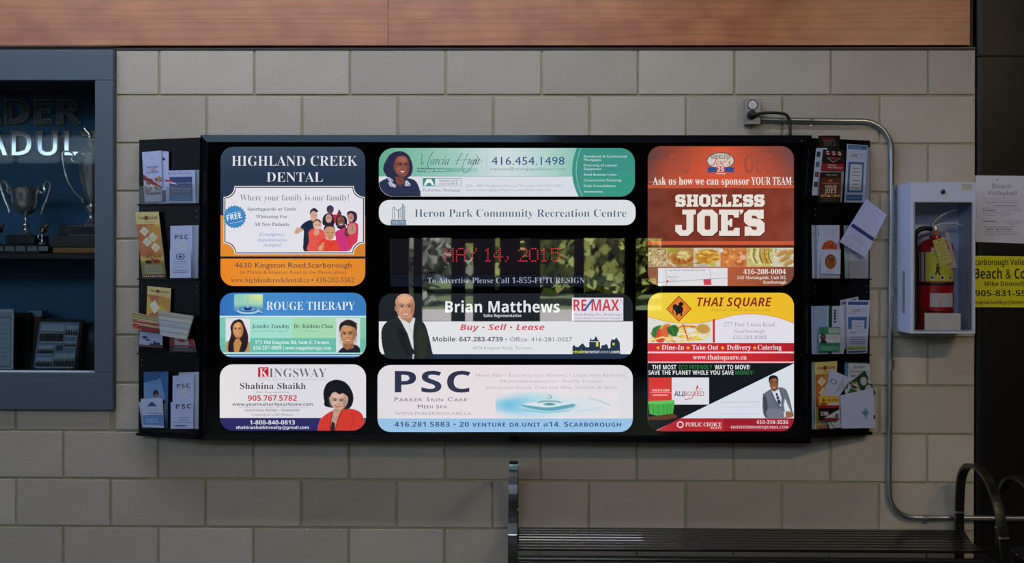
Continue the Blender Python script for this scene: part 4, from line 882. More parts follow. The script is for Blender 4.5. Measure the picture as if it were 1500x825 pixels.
c.poly(P((212, 295), (240, 300), (350, 380), (392, 312), (420, 325), (400, 420), (392, 560), (402, 690), (380, 660), (330, 500), (260, 370)), '#E2E4E4'); c.poly(P((388, 740), (410, 740), (400, 800), (385, 800)), '#D0D2D0'); c.line(P((345, 390), (400, 560), (398, 680)), .5, '#B0B4B4')
c.poly(P((225, 290), (400, 270), (372, 360), (350, 384), (300, 350)), '#B87C5C'); c.blob(P((195, 190), (190, 120), (230, 60), (300, 42), (370, 65), (408, 130), (412, 210), (395, 290), (345, 350), (290, 345), (230, 300), (200, 240)), '#D29A7A'); c.ell(*P((285, 100))[0], 8, 6, '#E8B89A', 7, a=.8); c.ell(*P((240, 235))[0], 4, 4, '#DCA084', 4, a=.6); c.ell(*P((385, 230))[0], 3, 6, '#B87A5A', 4, a=.6)
c.ell(*P((192, 212))[0], 1.5, 4, '#C08464')
face(c, 593.6, 450.5, 13, 18.6, '#D29A7A', '#7A5238', '#A8584A', turn=.03, smile=1.0)
A.grid(c, c.M); sub(A, 'portrait', P_, 'printed portrait of a bald man in a dark jacket')

# ---- PSC
P_, A, clip = panel('white and pale blue skin care panel with water ripples', 553, 535, 927, 633, 19, '#EBE4E8')
A.grad(552, 534, 928, 613.3, [(0, '#E6E2E6'), (.3, '#EEE4E8'), (.7, '#EEE6EA'), (1, '#E2E2E6')], 'x'); A.rect(552, 613.3, 928, 634, '#9CC8EC')
sub(A, 'colour_bands', P_)
A = next_layer(A, clip)
c = Cv(726, 575, 905, 612, '#EDE5E9', .8); c.ell(775, 594, 45, 16, '#A4DAEC', 14, a=.95); c.ell(752, 594, 26, 8, '#6CC2E4', 10, a=.8); c.ell(830, 596, 62, 15, '#D2E8F0', 12, a=.6); c.ell(803, 596, 42, 8, '#A8D8E8', 3, a=.8); c.ell(803, 594, 38, 5.5, '#E2ECF2', 2); c.blob([(762, 593), (775, 598), (805, 602), (832, 598), (842, 595), (838, 592), (805, 597), (780, 595)], '#5FA8BE', 1.5); c.ell(805, 590, 17, 3, '#6A98AC', 1); c.ell(805, 591.4, 16, 2.6, '#E2ECF2', 1); c.ell(805, 592.3, 8.5, 2, '#5C9AAA', 1); c.line([(765, 601), (800, 605), (835, 602)], .9, '#6FB6CC'); c.line([(842, 603), (870, 600), (880, 597)], .9, '#9CCCDC', a=.7); c.line([(862, 583), (880, 588), (893, 593.5)], 1.4, '#A8CEDE', 1.5); c.ell(804.5, 581.5, 3.4, 2.8, '#5E86A0'); c.ell(804, 581.3, 2.5, 2, '#D8E8F0')
A.grid(c); sub(A, 'water_ripple_picture', P_)
A = next_layer(A, clip); nv = '#30334F'
A.text('PSC', 578.4, 689.2, 543.8, 574.9, nv, 'B', track=.03); A.rect(578.2, 543.8, 586, 545, nv); A.rect(578.2, 573.7, 587.6, 574.9, nv)
kk = dict(st='reg', caps=.78)
A.text('Parker Skin Care', 578, 684.4, 581.9, 588.1, '#6A6470', 'reg', caps=.78, track=.06); A.rect(688, 581.5, 688.5, 589, '#C0B8C0'); A.text('Medi Spa', 612, 655, 592.7, 598.4, '#56525E', 'reg', caps=.78, track=.04); A.text('WWW.PARKERSKINCARE.CA', 578.9, 690.6, 603.3, 608.2, '#A8A2AC', 'reg')
A.text('416.281.5883 • 20 venture dr.unit #14, Scarborough', 577.8, 909.3, 618.2, 625.2, '#2A4C7A', 'B', caps=.82, track=.05)
A.text('Mani/ Pedi • Electrolysis/ Waxing • Laser Hair Removal', 697, 917, 547.5, 552, '#B9B2B8', 'reg', caps=.8); A.text('Microdermabrasion • Photo Facials', 733, 881.3, 556.2, 560.7, '#B9B2B8', 'reg', caps=.8); A.text('Specialized Facial Care for Men, Women & teens', 711.3, 903.7, 565.3, 569.8, '#B9B2B8', 'reg', caps=.8)
sub(A, 'lettering', P_)

# ---- burger restaurant
P_, A, clip = panel('brown and orange sports restaurant panel with a food strip', 949, 214, 1163, 419, 19, '#7A3A2C')
c = Cv(948, 213, 1164, 272, '#B84C38', .9).gradx([(0, '#5E4242'), (.15, '#8E4436'), (.5, '#D85A38'), (.85, '#8E463A'), (1, '#6E4A48')]); c.ell(1056, 264, 95, 34, '#D8583A', 30, a=.7); A.grid(c)
gh = '#A45040'
A.text('SHO', 980, 1010, 226, 254, gh, 'B'); A.text("OE'S", 1090, 1131, 226, 254, gh, 'B')
A.rect(948, 266.2, 1164, 267, '#C09084'); A.rect(948, 271, 1164, 275.8, '#C8583A')
c = Cv(948, 275.8, 1164, 353.4, '#7C382A', .9).gradx([(0, '#6E3A2C'), (.2, '#7E3828'), (.6, '#803626'), (1, '#84402E')]).noise(18, 12, 4); A.grid(c)
A.rect(948, 353.2, 1164, 359, '#CC5C38'); A.rect(948, 359, 1164, 363, '#5A2C24')
A.grad(948, 391, 1164, 420, [(0, '#8A5440'), (.5, '#C0603C'), (1, '#7A4A38')], 'x')
sub(A, 'colour_bands', P_)
A = next_layer(A, clip)
A.text('Ask us how we can sponsor', 956, 1097.5, 259.5, 270.6, '#F2E8E2', 'sb'); A.text('YOUR TEAM', 1100.5, 1159.5, 259.5, 270.6, '#F2E8E2', 'sb')
# athletic block lettering, letters drawn on a 10 x 14 cell
BLK = {
 'S': [[(0, 2.2), (2.2, 0), (6.8, 0), (7.4, .6), (7.4, 0), (9.6, 0), (9.6, 4.9), (7, 4.9), (5.6, 3.2), (3.8, 3.2), (3.8, 4.6), (8, 5.2), (10, 7.2), (10, 11.8), (7.8, 14), (3.2, 14), (2.6, 13.4), (2.6, 14), (.3, 14), (.3, 9), (3, 9), (4.2, 10.8), (6.2, 10.8), (6.2, 9.2), (2, 8.6), (0, 6.6)]],
 'O': [[(0, 2.6), (2.6, 0), (7.4, 0), (10, 2.6), (10, 11.4), (7.4, 14), (2.6, 14), (0, 11.4)]],
 'H': [[(0, 0), (4.6, 0), (4.6, 2.6), (3.9, 2.6), (3.9, 5.6), (6.1, 5.6), (6.1, 2.6), (5.4, 2.6), (5.4, 0), (10, 0), (10, 2.6), (9.2, 2.6), (9.2, 11.4), (10, 11.4), (10, 14), (5.4, 14), (5.4, 11.4), (6.1, 11.4), (6.1, 8.4), (3.9, 8.4), (3.9, 11.4), (4.6, 11.4), (4.6, 14), (0, 14), (0, 11.4), (.8, 11.4), (.8, 2.6), (0, 2.6)]],
 'E': [[(0, 0), (9.6, 0), (9.6, 4.2), (7.4, 4.2), (6.8, 2.8), (4.2, 2.8), (4.2, 5.8), (5.1, 5.8), (5.1, 4.9), (6.4, 4.9), (6.4, 9.1), (5.1, 9.1), (5.1, 8.2), (4.2, 8.2), (4.2, 11.2), (6.8, 11.2), (7.6, 9.7), (10, 9.7), (10, 14), (0, 14), (0, 11.4), (1, 11.4), (1, 2.6), (0, 2.6)]],
 'L': [[(0, 0), (5.4, 0), (5.4, 2.6), (4.4, 2.6), (4.4, 11.1), (6.2, 11.1), (7, 8.4), (9.8, 8.4), (9.8, 14), (0, 14), (0, 11.4), (1, 11.4), (1, 2.6), (0, 2.6)]],
 'J': [[(3.4, 0), (10, 0), (10, 2.6), (8.8, 2.6), (8.8, 11.4), (6.2, 14), (2.4, 14), (0, 11.6), (0, 8.2), (3.2, 8.2), (3.2, 10.4), (3.9, 11), (4.8, 11), (5.4, 10.4), (5.4, 2.6), (3.4, 2.6)]],
 "'": [[(3, 0), (7, 0), (7, 2.4), (4.6, 4.6), (3, 4.6), (4.4, 2.6), (3, 2.6)]]}
def block_word(A, txt, x0, x1, y0, y1, widths, col, dx=0, dy=0, hole='#7C382A'):
    tot = sum(widths) + .55 * (len(txt) - 1); sx = (x1-x0) / tot; x = x0
    for ch, w_ in zip(txt, widths):
        for p in BLK[ch]:
            A.poly([(x + a / 10 * w_ * sx + dx, y0 + b / 14 * (y1-y0) + dy) for a, b in p], col)
            if ch == 'O': A.poly([(x + a / 10 * w_ * sx + dx, y0 + b / 14 * (y1-y0) + dy) for a, b in [(3.6, 3.8), (4.2, 3.2), (5.8, 3.2), (6.4, 3.8), (6.4, 10.2), (5.8, 10.8), (4.2, 10.8), (3.6, 10.2)]], hole)
        x += (w_ + .55) * sx
for dx, dy, col in ((.9, 1.0, '#4A241C'), (0, 0, '#EDE6DA')):
    block_word(A, 'SHOELESS', 989.3, 1120, 285, 302.9, [8, 9, 8.6, 7.6, 7.4, 7.6, 8, 8], col, dx * .5, dy * .6)
    block_word(A, 'JOE', 989.3, 1083.5, 307.2, 345.6, [8.6, 8.6, 8.6], col, dx, dy); block_word(A, "S", 1090, 1120, 307.2, 345.6, [8.6], col, dx, dy); block_word(A, "'", 1079, 1093, 307.2, 328, [8], col, dx, dy)
A.text('416-208-0004', 1088.8, 1151.2, 394.6, 401.5, '#F2E8E2', 'sb'); A.text('245 Morningside, Unit D2,', 1080, 1152, 404.3, 409, '#EADCD2', 'sb'); A.text('Scarborough', 1117.9, 1152, 411, 415.6, '#EADCD2', 'sb')
sub(A, 'lettering', P_)
A = next_layer(A, clip); k_ = Q(940, 205, 3.75)
A.ell(1055.5, 235.5, 20.3, 12.2, '#3A3044'); A.ell(1055.5, 235.5, 19.2, 11.2, '#D8CFC4'); A.text('SHOELESS', 1041, 1070, 226.5, 232.8, '#4A4048', 'sb'); A.text("Joe's", 1042, 1070, 232.5, 242.5, '#C8402E', 'si', skew=.25)
A.poly(P((358, 152), (395, 148), (433, 153), (470, 148), (510, 152), (505, 165), (510, 180), (470, 176), (433, 180), (395, 176), (358, 182), (365, 166)), '#34508A'); A.poly(P((412, 146), (455, 146), (458, 178), (410, 178)), '#C8402E'); A.text('25', 1050.5, 1060.5, 245, 251.5, '#E6DCD6', 'B'); A.text('YEARS', 1048.5, 1062.8, 253.2, 255.2, '#F0E6E0', 'B'); sub(A, 'emblem', P_, 'oval cream emblem on a blue and red ribbon')
A = next_layer(A, clip)
fs = Cv(948, 363, 1164, 391, '#C9A868', .8); rr = random.Random(5)
def food(x0, x1, base, cols, n, ln, w0, seed):
    r = random.Random(seed); fs.poly([(x0, 363), (x1, 363), (x1, 391), (x0, 391)], base, .5)
    for k in range(n):
        x = r.uniform(x0 + 1.5, x1 - 1.5); y = r.uniform(365, 389); a = r.uniform(0, 6.28); l = r.uniform(.4, 1) * ln
        xa, xb = [min(max(x + s_ * l * math.cos(a), x0 + 1), x1 - 1) for s_ in (-1, 1)]
        fs.line([(xa, y - l * math.sin(a)), (x, y + r.uniform(-1, 1)), (xb, y + l * math.sin(a))], r.uniform(.6, 1) * w0, r.choice(cols))
food(948, 977, '#B8A070', ['#D8C89C', '#A88058', '#C8B080', '#8E6A48', '#E0D4B0'], 90, 2.5, 1.6, 1)
food(977, 1016.5, '#B08A50', ['#D8C070', '#C8B860', '#B08040'], 30, 3, 1.6, 2); fs.ell(1000, 379, 16, 8, '#B4682C', 2); fs.ell(1001, 375, 9, 7, '#D8D080', 3)
for k in range(26): a = rr.uniform(0, 6.28); fs.line([(1001, 374), (1001 + 11 * math.cos(a), 375 + 6 * math.sin(a))], .7, rr.choice(['#E4E0A8', '#D8C878', '#B4742E']))
for k in range(30): fs.ell(rr.uniform(986, 1014), rr.uniform(378, 386), 1.3, 1, rr.choice(['#A85A24', '#C87A3C', '#8E4A20']))
fs.line([(978, 383), (990, 391)], 2.2, '#D8D4CC'); fs.ell(984, 366, 9, 4, '#A8A438', 3)
food(1016.5, 1055, '#D2CCB8', ['#D8A23C'], 1, 1, 1, 3); fs.ell(1036, 376, 18, 11, '#C88A2C', 3)
for k in range(46): a = rr.uniform(-.5, .5); x = rr.uniform(1021, 1050); y = rr.uniform(367, 386); fs.line([(x - 4, y - 4 * a), (x + 4, y + 4 * a)], 1.6, rr.choice(['#E0AE48', '#D29638', '#B87A28', '#ECC868']))
fs.ell(1028, 389, 10, 2.6, '#B8B8B0', 1.5); fs.ell(1044, 388, 5, 3, '#B8B850', 1.5)
food(1055, 1094, '#C87A4A', ['#D88A3C', '#C86A34', '#E8B070'], 10, 3, 3, 4)
for x, y, r_ in ((1063, 371, 6), (1074, 378, 7), (1086, 372, 6), (1066, 385, 6), (1084, 384, 7), (1076, 367, 4)): fs.ell(x, y, r_, r_ * .8, rr.choice(['#C8702C', '#D4823C', '#BC5E30']), 2); fs.ell(x - 1, y - 1.5, r_ * .5, r_ * .35, '#E8AC6C', 2)
fs.ell(1057, 367, 2.4, 3, '#E4E4E2'); fs.ell(1088, 377, 5, 4, '#E4B494', 2)
food(1094, 1133, '#C8BC70', ['#D8D08C', '#C89A44', '#8AA040', '#E4E0B0'], 40, 3, 2, 6)
for x in (1102, 1111, 1118, 1124): fs.line([(x, 365), (x - 2, 375), (x + 3, 386)], 2.8, rr.choice(['#D8922C', '#5C7A34', '#E2D4A0'])); fs.line([(x + 2.5, 365), (x + 2, 376), (x + 6, 385)], 1.4, '#4A5A30')
food(1133, 1164, '#D2D0C0', ['#A8743C', '#8AA050', '#D8C070'], 12, 3, 2, 7)
for x, y in ((1146, 371), (1150, 379), (1156, 385), (1158, 370)): fs.ell(x, y, 9, 3.2, rr.choice(['#B4703A', '#C88A4A']), 2, -25); fs.line([(x - 6, y + 5), (x + 6, y - 1)], 1.2, '#7E9A44')
for x in (977, 1016.5, 1055, 1094, 1133): fs.line([(x, 362), (x, 392)], .7, '#D8CDB4')
A.grid(fs.noise(26, 1.6, 8)); sub(A, 'food_photo_strip', P_, 'strip of six printed food photographs')
A = next_layer(A, clip); k_ = Q(950, 355, 6.977)
A.poly(P((98, 263), (807, 263), (807, 445), (98, 445)), '#E4E4E8'); A.line(P((178, 265), (185, 440)), .5, '#8A8A92'); A.line(P((104, 412), (560, 380), (805, 365)), .6, '#8A8A92'); A.line(P((625, 268), (645, 440)), .5, '#8A8A92'); A.poly(P((558, 382), (635, 376), (640, 436), (570, 440)), '#D84450'); A.poly(P((180, 400), (195, 380), (207, 402), (193, 412)), '#D84450')
A.text('Less than a 5 minute walk from here', 980, 1033, 394.3, 396.9, '#5A5A62', 'reg'); A.text('Shoeless', 978, 994, 404.3, 406.9, '#7A7A84', 'sr'); A.text("Joe's", 982, 990, 408.8, 411.2, '#7A7A84', 'sr'); sub(A, 'street_map', P_)

# ---- thai / eco / realty
P_, A, clip = panel('tall panel combining a yellow thai restaurant advert, a moving box advert and a realtor', 949, 429, 1163, 632, 19, '#E6E2EC')
A.grad(948, 428, 1164, 479, [(0, '#F4D850'), (.3, '#F6CC30'), (1, '#F2BE2C')], 'x')
wave = [(948, 463.8), (965, 468.5), (980, 472), (1000, 474), (1020, 474.2), (1038, 471.5), (1055, 467), (1072, 462.5), (1088, 460.2), (1105, 460), (1122, 461.8), (1140, 465.3), (1155, 470.5), (1164, 474.5)]
A.poly(wave + [(1164, 503), (948, 503)], '#E8E4F0'); A.line(wave, .6, '#C87A3A')
A.rect(1044, 467.5, 1047.2, 502, '#C83238'); A.grad(948, 502.7, 1164, 515.2, [(0, '#D23238'), (.5, '#CC2C30'), (1, '#B02028')], 'x'); A.rect(948, 515.2, 1164, 517.6, '#F0D8DC'); A.grad(948, 517.6, 1164, 529.6, [(0, '#D23236'), (.5, '#DC3438'), (1, '#B02028')], 'x'); A.rect(948, 529.6, 1164, 532, '#EAB4BC')
A.rect(948, 532, 1164, 634, '#14171C'); A.poly([(1164, 532.4), (1164, 634), (955, 634)], '#DDE4EE'); A.line([(1164, 532.4), (955, 634)], .7, '#C4E4EC')
A.poly([(996.5, 613), (1164, 613), (1164, 634), (955.6, 634)], '#A01E2C'); A.poly([(996.5, 613), (1060, 613), (1060, 634), (955.6, 634)], '#B82832')
sub(A, 'colour_bands', P_)
A = next_layer(A, clip)
A.text('THAI SQUARE', 1021.3, 1130.7, 436, 448.8, '#8E2A1C', 'BI'); A.text('Authentic Thai & Malay Cuisine', 1040, 1128, 452, 456, '#C4903A', 'si')
A.text('277 Port Union Road', 1060.5, 1135, 472.5, 478.6, '#A2A2AE', 'sr'); A.text('Scarborough', 1076, 1120.5, 482.4, 488, '#A2A2AE', 'sr'); A.text('416-281-8988', 1072.8, 1123, 491.5, 497.3, '#A2A2AE', 'sr')
for s_, a_, b_ in (('Dine-In', 969.3, 1001.9), ('Take Out', 1013.9, 1052), ('Delivery', 1064.8, 1100), ('Catering', 1109.9, 1144.8)): A.text(s_, a_, b_, 505.4, 512.4, '#F2E4E6', 'sb')
for x in (964, 1008, 1058.7, 1105.6): A.poly([(x - 2.8, 509.8), (x, 507), (x + 2.8, 509.8), (x, 512.6)], '#F0B43C')
A.text('www.thaisquare.ca', 1014.7, 1093.6, 520, 526.7, '#F2DCE0', 'sb')
A.text('THE MOST', 955.2, 990.7, 534.8, 541.2, '#ECEFF0', 'B'); A.text('ECO FRIENDLY', 994.4, 1043.5, 534.8, 541.2, '#2C7E44', 'B'); A.text('WAY TO MOVE!', 1046.7, 1098.7, 534.8, 541.2, '#ECEFF0', 'B'); A.text('SAVE THE PLANET WHILE YOU SAVE', 949.9, 1074.7, 542.8, 549, '#ECEFF0', 'B'); A.text('MONEY!', 1077.3, 1104, 542.8, 549, '#2C7E44', 'B')
A.text('PUBLIC CHOICE', 1004, 1056.8, 619.2, 624.8, '#EEDCE0', 'sb'); A.text('REALTY', 1040.8, 1056.8, 626, 628.3, '#EEDCE0', 'sb'); A.ell(996.5, 622.3, 5, 5, '#EEDCE0'); A.ell(996.5, 622.3, 3.3, 3.3, '#B82832')
A.text('416-318-3536', 1108, 1154.7, 616, 621, '#F0DEE2', 'sb'); A.text('4163183536HOMES@GMAIL.COM', 1070, 1154.7, 624, 627.8, '#E8C8CE', 'sb')
A.text('PALVIKRAMAN NADARAJAH', 1056, 1113, 587.6, 590.6, '#AEB6C2', 'sr'); A.text('Broker', 1103, 1113, 592.6, 594.4, '#B8C0CA', 'sr'); A.line([(1057, 596.5), (1113, 596.5)], .4, '#D0B8C2'); A.text('Your Home, Your Dreams, My Commitment', 1057, 1113, 605.3, 607.3, '#B4A4B4', 'si')
sub(A, 'lettering', P_)
A = next_layer(A, clip)
A.poly([(994.4, 433.2), (1013.2, 452.5), (994.4, 471.6), (975.8, 452.5)], '#7A2E1C'); A.poly([(994.4, 434.6), (1011.9, 452.5), (994.4, 470.2), (977.1, 452.5)], '#E8822C'); A.poly([(994.4, 438), (1008.6, 452.5), (994.4, 467), (980.4, 452.5)], '#C8601E'); A.poly([(994.4, 438.6), (1008, 452.5), (994.4, 466.4), (981, 452.5)], '#EC8A30')
A.ell(994.5, 453.5, 6.2, 6.5, '#1A1A22'); A.ell(989, 450, 3.6, 4.4, '#23242E'); A.ell(997.5, 445.5, 3.6, 3, '#1A1A22'); A.poly([(990, 457), (999, 457), (999.5, 463), (997, 463), (996.4, 459), (993, 459), (992.6, 462.6), (990.4, 462.6)], '#1A1A22'); A.line([(987, 452), (985, 457), (987, 460)], 1.3, '#23242E')
sub(A, 'diamond_emblem', P_, 'orange diamond with a black elephant figure')
A = next_layer(A, clip)
c = Cv(949, 463, 1044, 502.2, '#E4E2DC', .7)
for k in range(60):
    r = rr; x = r.uniform(952, 1034); y = r.uniform(474 + abs(x - 990) * .12, 501); a = r.uniform(-1.2, .9); l = r.uniform(5, 14); c.line([(x, y), (x + l * math.cos(a), y + l * .5 * math.sin(a))], r.uniform(1.2, 2.8), r.choice(['#F0D03C', '#ECC430', '#E07030', '#D84E2E', '#F4E088', '#F0DC60', '#E8B82C']))
c.ell(966, 492, 8, 11, '#D84A34', 2, -20); c.ell(975, 486, 7, 11, '#E06A40', 3, 20); c.blob([(955, 492), (956, 482), (962, 478), (969, 477), (963, 485), (960, 494)], '#3A7A38', 1.2); c.blob([(978, 480), (988, 476), (994, 482), (991, 492), (984, 492), (978, 486)], '#2E6E34', 1.2); c.line([(982, 478), (988, 490)], .6, '#68A050'); c.line([(1000, 474), (1008, 498)], 2, '#D8502C'); c.line([(950, 500), (970, 494), (1000, 501)], 2.4, '#F2DE7C'); c.ell(1030, 482, 10, 7, '#C89A48', 2, 10); c.line([(992, 488), (1030, 493)], 1, '#F4ECC0')
m_ = np.interp(c.X, [p[0] for p in wave], [p[1] for p in wave]); A.grid(c, (c.Y > m_ + .8).astype(float)); sub(A, 'food_photo', P_, 'printed photograph of a colourful noodle dish')
A = next_layer(A, clip)
A.rect(950, 553.3, 984, 589, '#DC3A34'); A.text('416.910.2269', 955, 980.5, 570.2, 573.4, '#F6D8D4', 'B'); A.text('www.allboxed.ca', 956, 978, 577.4, 580, '#F6D8D4', 'B'); A.line([(953, 575), (984, 575.6)], .5, '#F6D8D4')
A.rect(984, 553.3, 1038.7, 592.8, '#E4E4EC'); A.text('ALL', 987.2, 1002.5, 573, 580.5, '#5E5E68', 'BI'); A.text('BOXED', 1002, 1031.5, 573, 580.2, '#C85058', 'reg'); A.line([(1003, 586), (1014, 583), (1020, 572), (1021.5, 566)], 1, '#C84048'); A.poly([(1019.5, 569), (1021.8, 563.5), (1023.4, 569.5)], '#C84048'); A.line([(1024, 572), (1028, 569), (1029.5, 571)], .6, '#8A8A92')
A.poly([(949, 611), (985, 606), (992, 609), (990, 613), (965, 616), (949, 615)], '#5E3C26')
A.poly([(949.5, 588), (984.5, 586.2), (988, 589), (986, 606), (962, 609), (951.5, 606.5)], '#48B04A'); A.poly([(948.8, 588.5), (987.5, 586), (988.6, 590.2), (963, 592.6), (949.5, 591.5)], '#62C85C')
for x in (957, 964, 971, 977, 982): A.line([(x, 593), (x + .6, 606)], .9, '#358E3A')
sub(A, 'green_crate_picture', P_, 'printed green plastic moving crate and business cards')
A = next_layer(A, clip); k_ = Q(1090, 530, 7.86)
c = Cv(1115, 548, 1162.5, 612.8, '#DDE4EE', .5)
c.blob(P((245, 640), (215, 400), (235, 360), (310, 315), (400, 295), (470, 310), (510, 380), (555, 560), (550, 640)), '#66707C'); c.blob(P((215, 420), (250, 400), (275, 560), (260, 650), (240, 630)), '#3E4652', 2); c.poly(P((470, 420), (455, 500), (470, 570), (540, 580), (505, 500)), '#DDE4EE'); c.blob(P((260, 560), (350, 540), (440, 560), (480, 590), (470, 640), (280, 645)), '#727C88', 2); c.poly(P((310, 320), (350, 345), (400, 310), (430, 420), (425, 520), (370, 450)), '#DCE2EC')
c.poly(P((362, 362), (382, 360), (425, 470), (410, 500), (385, 470)), '#2A3648'); c.line(P((372, 400), (395, 392)), 1, '#C4CCD8'); c.line(P((385, 440), (412, 430)), 1, '#C4CCD8'); c.line(P((305, 325), (340, 430), (400, 530)), .8, '#464E5A'); c.line(P((405, 300), (445, 400), (430, 520)), .8, '#464E5A')
c.blob(P((290, 240), (300, 200), (380, 200), (395, 250), (380, 310), (345, 342), (310, 315)), '#8A5838'); c.ell(*P((350, 240))[0], 3, 4, '#A87048', 3, a=.7); c.blob(P((285, 240), (285, 180), (330, 155), (380, 170), (398, 220), (370, 195), (320, 200), (300, 215)), '#1C1618'); face(c, 1133.8, 562, 6.3, 10.5, '#8A5838', '#1E120E', '#8A4038')
c.blob(P((470, 600), (500, 572), (550, 585), (560, 620), (520, 645), (480, 640)), '#A0684A'); c.poly(P((455, 575), (478, 570), (480, 635), (460, 640)), '#D4DAE4'); c.line(P((500, 600), (545, 608)), .5, '#7A4A34')
A.grid(c, c.M); sub(A, 'portrait', P_, 'printed portrait of a man in a grey suit and striped tie')

# ---- message display
ledp = Art(FACE, 0.0016); ledp.slab([(571, 349.7), (912, 349.7), (912, 401.2), (571, 401.2)], 0.0018, '#141216')
dp = ledp.build('message_display', BACKLIT, sign); dp['label'] = 'dark glass message display with red dot letters'
F57 = {'M': '10001 11011 10101 10101 10001 10001 10001', 'A': '01110 10001 10001 11111 10001 10001 10001', 'Y': '10001 10001 01010 00100 00100 00100 00100', '1': '00100 01100 00100 00100 00100 00100 01110', '4': '00010 00110 01010 10010 11111 00010 00010', ',': '00000 00000 00000 00000 00100 00100 01000', '2': '01110 10001 00001 00010 00100 01000 11111', '0': '01110 10001 10001 10001 10001 10001 01110', '5': '11111 10000 11110 00001 00001 10001 01110', '6': '00110 01000 10000 11110 10001 10001 01110'}
A = Art(FACE, 0.0019)
for ch, x in zip('MAY14,2015', (652, 669, 686, 709, 724, 738, 760, 776, 791, 808)):
    for j, row in enumerate(F57[ch].split()):
        for i, b_ in enumerate(row):
            if b_ == '1': A.ell(x + i * 2.9, 364.2 + j * 3.05, 1.0, 1.0, '#E0303C', 8); A.off -= A.STEP
A.build('led_lettering', LEDM, dp)
A = Art(FACE, 0.0016); A.slab([(572, 402), (912, 402), (912, 419.8), (572, 419.8)], 0.0018, '#131826'); bp_ = A.build('phone_banner', BACKLIT, sign); bp_['label'] = 'narrow dark strip with the advertising phone number'
A = Art(FACE, 0.0018); A.text('To Advertise Please Call 1-855-FUTURESIGN', 626.3, 856.5, 406.6, 415, '#A8AAC0', 'sr'); sub(A, 'lettering', bp_)
# power cord, socket box, conduit
galv = mat('galvanised_steel', '#A9AFB6', 0.28, 0.9, var=.08)
YB_ = -0.012
box_ = empty('outlet_box', (W(1102, 182, 0).x, 0, W(1102, 182, 0).z), 'small galvanised outlet box above the sign with a round socket', 'socket')
a_, d_ = W(1091.5, 182, -0.04), W(1113.5, 145, -0.04)
MB().box((a_.x, -0.04, a_.z), (d_.x, -0.0015, d_.z), 0.004, 2).build('metal_box', galv, box_)
MB().box((a_.x - .001, -0.0425, a_.z - .001), (d_.x + .001, -0.0402, d_.z + .001), 0.001).build('cover_plate', galv, box_)
sx_ = W(1102.6, 153.8, -0.0425)
whitep = mat('white_plastic', '#CFCFD4', 0.4); dark = mat('black_rubber', '#111113', 0.45)
MB().lathe((sx_.x, -0.0426, sx_.z), [(0.0215, 0), (0.0215, 0.0012)], 24, 'Y').build('socket_surround', mat('dark_plastic', '#2A2A2E', .5), box_)
rec = MB().lathe((sx_.x, -0.0439, sx_.z), [(0.0175, 0), (0.0175, 0.0012), (0.016, 0.002)], 24, 'Y').build('receptacle', whitep, box_)
for dx in (-0.0045, 0.0045): MB().box((sx_.x + dx - .0008, -0.0464, sx_.z - .002), (sx_.x + dx + .0008, -0.0459, sx_.z + .006)).build('slot', dark, rec)
MB().lathe((sx_.x, -0.0459, sx_.z - .008), [(0.002, 0), (0.002, .0005)], 8, 'Y').build('slot', dark, rec)
cord = empty('power_cord', W(1101, 168, -0.05), 'black power cord plugged into the outlet box, running down to the sign', 'cord')
MB().lathe(W(1101, 168.5, -0.0428), [(0.0195, 0), (0.0195, 0.010), (0.015, 0.022), (0.008, 0.028)], 20, 'Y').build('plug', dark, cord, smooth=True)
MB().tube(spline([W(1103, 168, -0.066), W(1112, 166.5, -0.068), W(1125, 165.3, -0.066), W(1142, 165.8, -0.06), W(1152, 168.5, -0.055), W(1156.5, 177, -0.05), W(1157.4, 188, -0.05), W(1157.5, 198.4, -0.05)], 6), 0.0062, 10).build('cable', dark, cord, smooth=True)
con = empty('electrical_conduit', (W(1306, 500, 0).x, -0.012, W(1306, 735, 0).z), 'galvanised electrical conduit bent around the right brochure rack down to the bench', 'conduit')
cy_ = -0.0135
path = [W(1116, 175.2, cy_), W(1150, 176, cy_), W(1200, 176.8, cy_), W(1262, 177.2, cy_)] + [W(1262 + 43.5 * math.sin(a), 220.7 - 43.5 * math.cos(a), cy_) for a in [math.radians(k * 9) for k in range(1, 10)]] + [W(1305.6, 221, cy_), W(1306, 300, cy_), W(1304.5, 420, cy_), W(1303.5, 560, cy_), W(1302.3, 700, cy_), W(1302.4, 722, cy_)] + [W(1338.5 - 36 * math.cos(a), 722 + 36.5 * math.sin(a), cy_) for a in [math.radians(k * 9) for k in range(1, 10)]] + [W(1339, 758.6, cy_), W(1400, 759, cy_), W(1500, 759.8, cy_), W(1580, 760.5, cy_)]
MB().tube(path, 0.0112, 14).build('pipe', galv, con, smooth=True)
MB().tube([W(1113.8, 175.1, cy_), W(1122, 175.3, cy_)], 0.0145, 14).build('connector', galv, con, smooth=True)
MB().tube([W(1305.2, 528, cy_), W(1305.0, 541, cy_)], 0.0136, 14).build('coupling', galv, con, smooth=True); MB().tube([W(1305.2, 421, cy_), W(1305.0, 433, cy_)], 0.0136, 14).build('coupling', galv, con, smooth=True)
def strap(u, v, horiz, su, sv):
    p = W(u, v, cy_); s_ = MB()
    d = Vector((1, 0, 0)) if horiz else Vector((0, 0, 1)); w_ = 0.008
    s_.tube([p - d * w_, p + d * w_], 0.0126, 14)
    e = W(su, sv, -0.003); lo = Vector((min(p.x, e.x) - .006, -0.004, min(p.z, e.z) - .006)); hi = Vector((max(p.x, e.x) + .006, -0.0015, max(p.z, e.z) + .006))
    s_.box(lo, hi); o = s_.build('strap', galv, con)
    MB().lathe(W(su, sv, -0.004), [(0.005, 0), (0.004, 0.003)], 10, 'Y').build('screw', screwm, o)
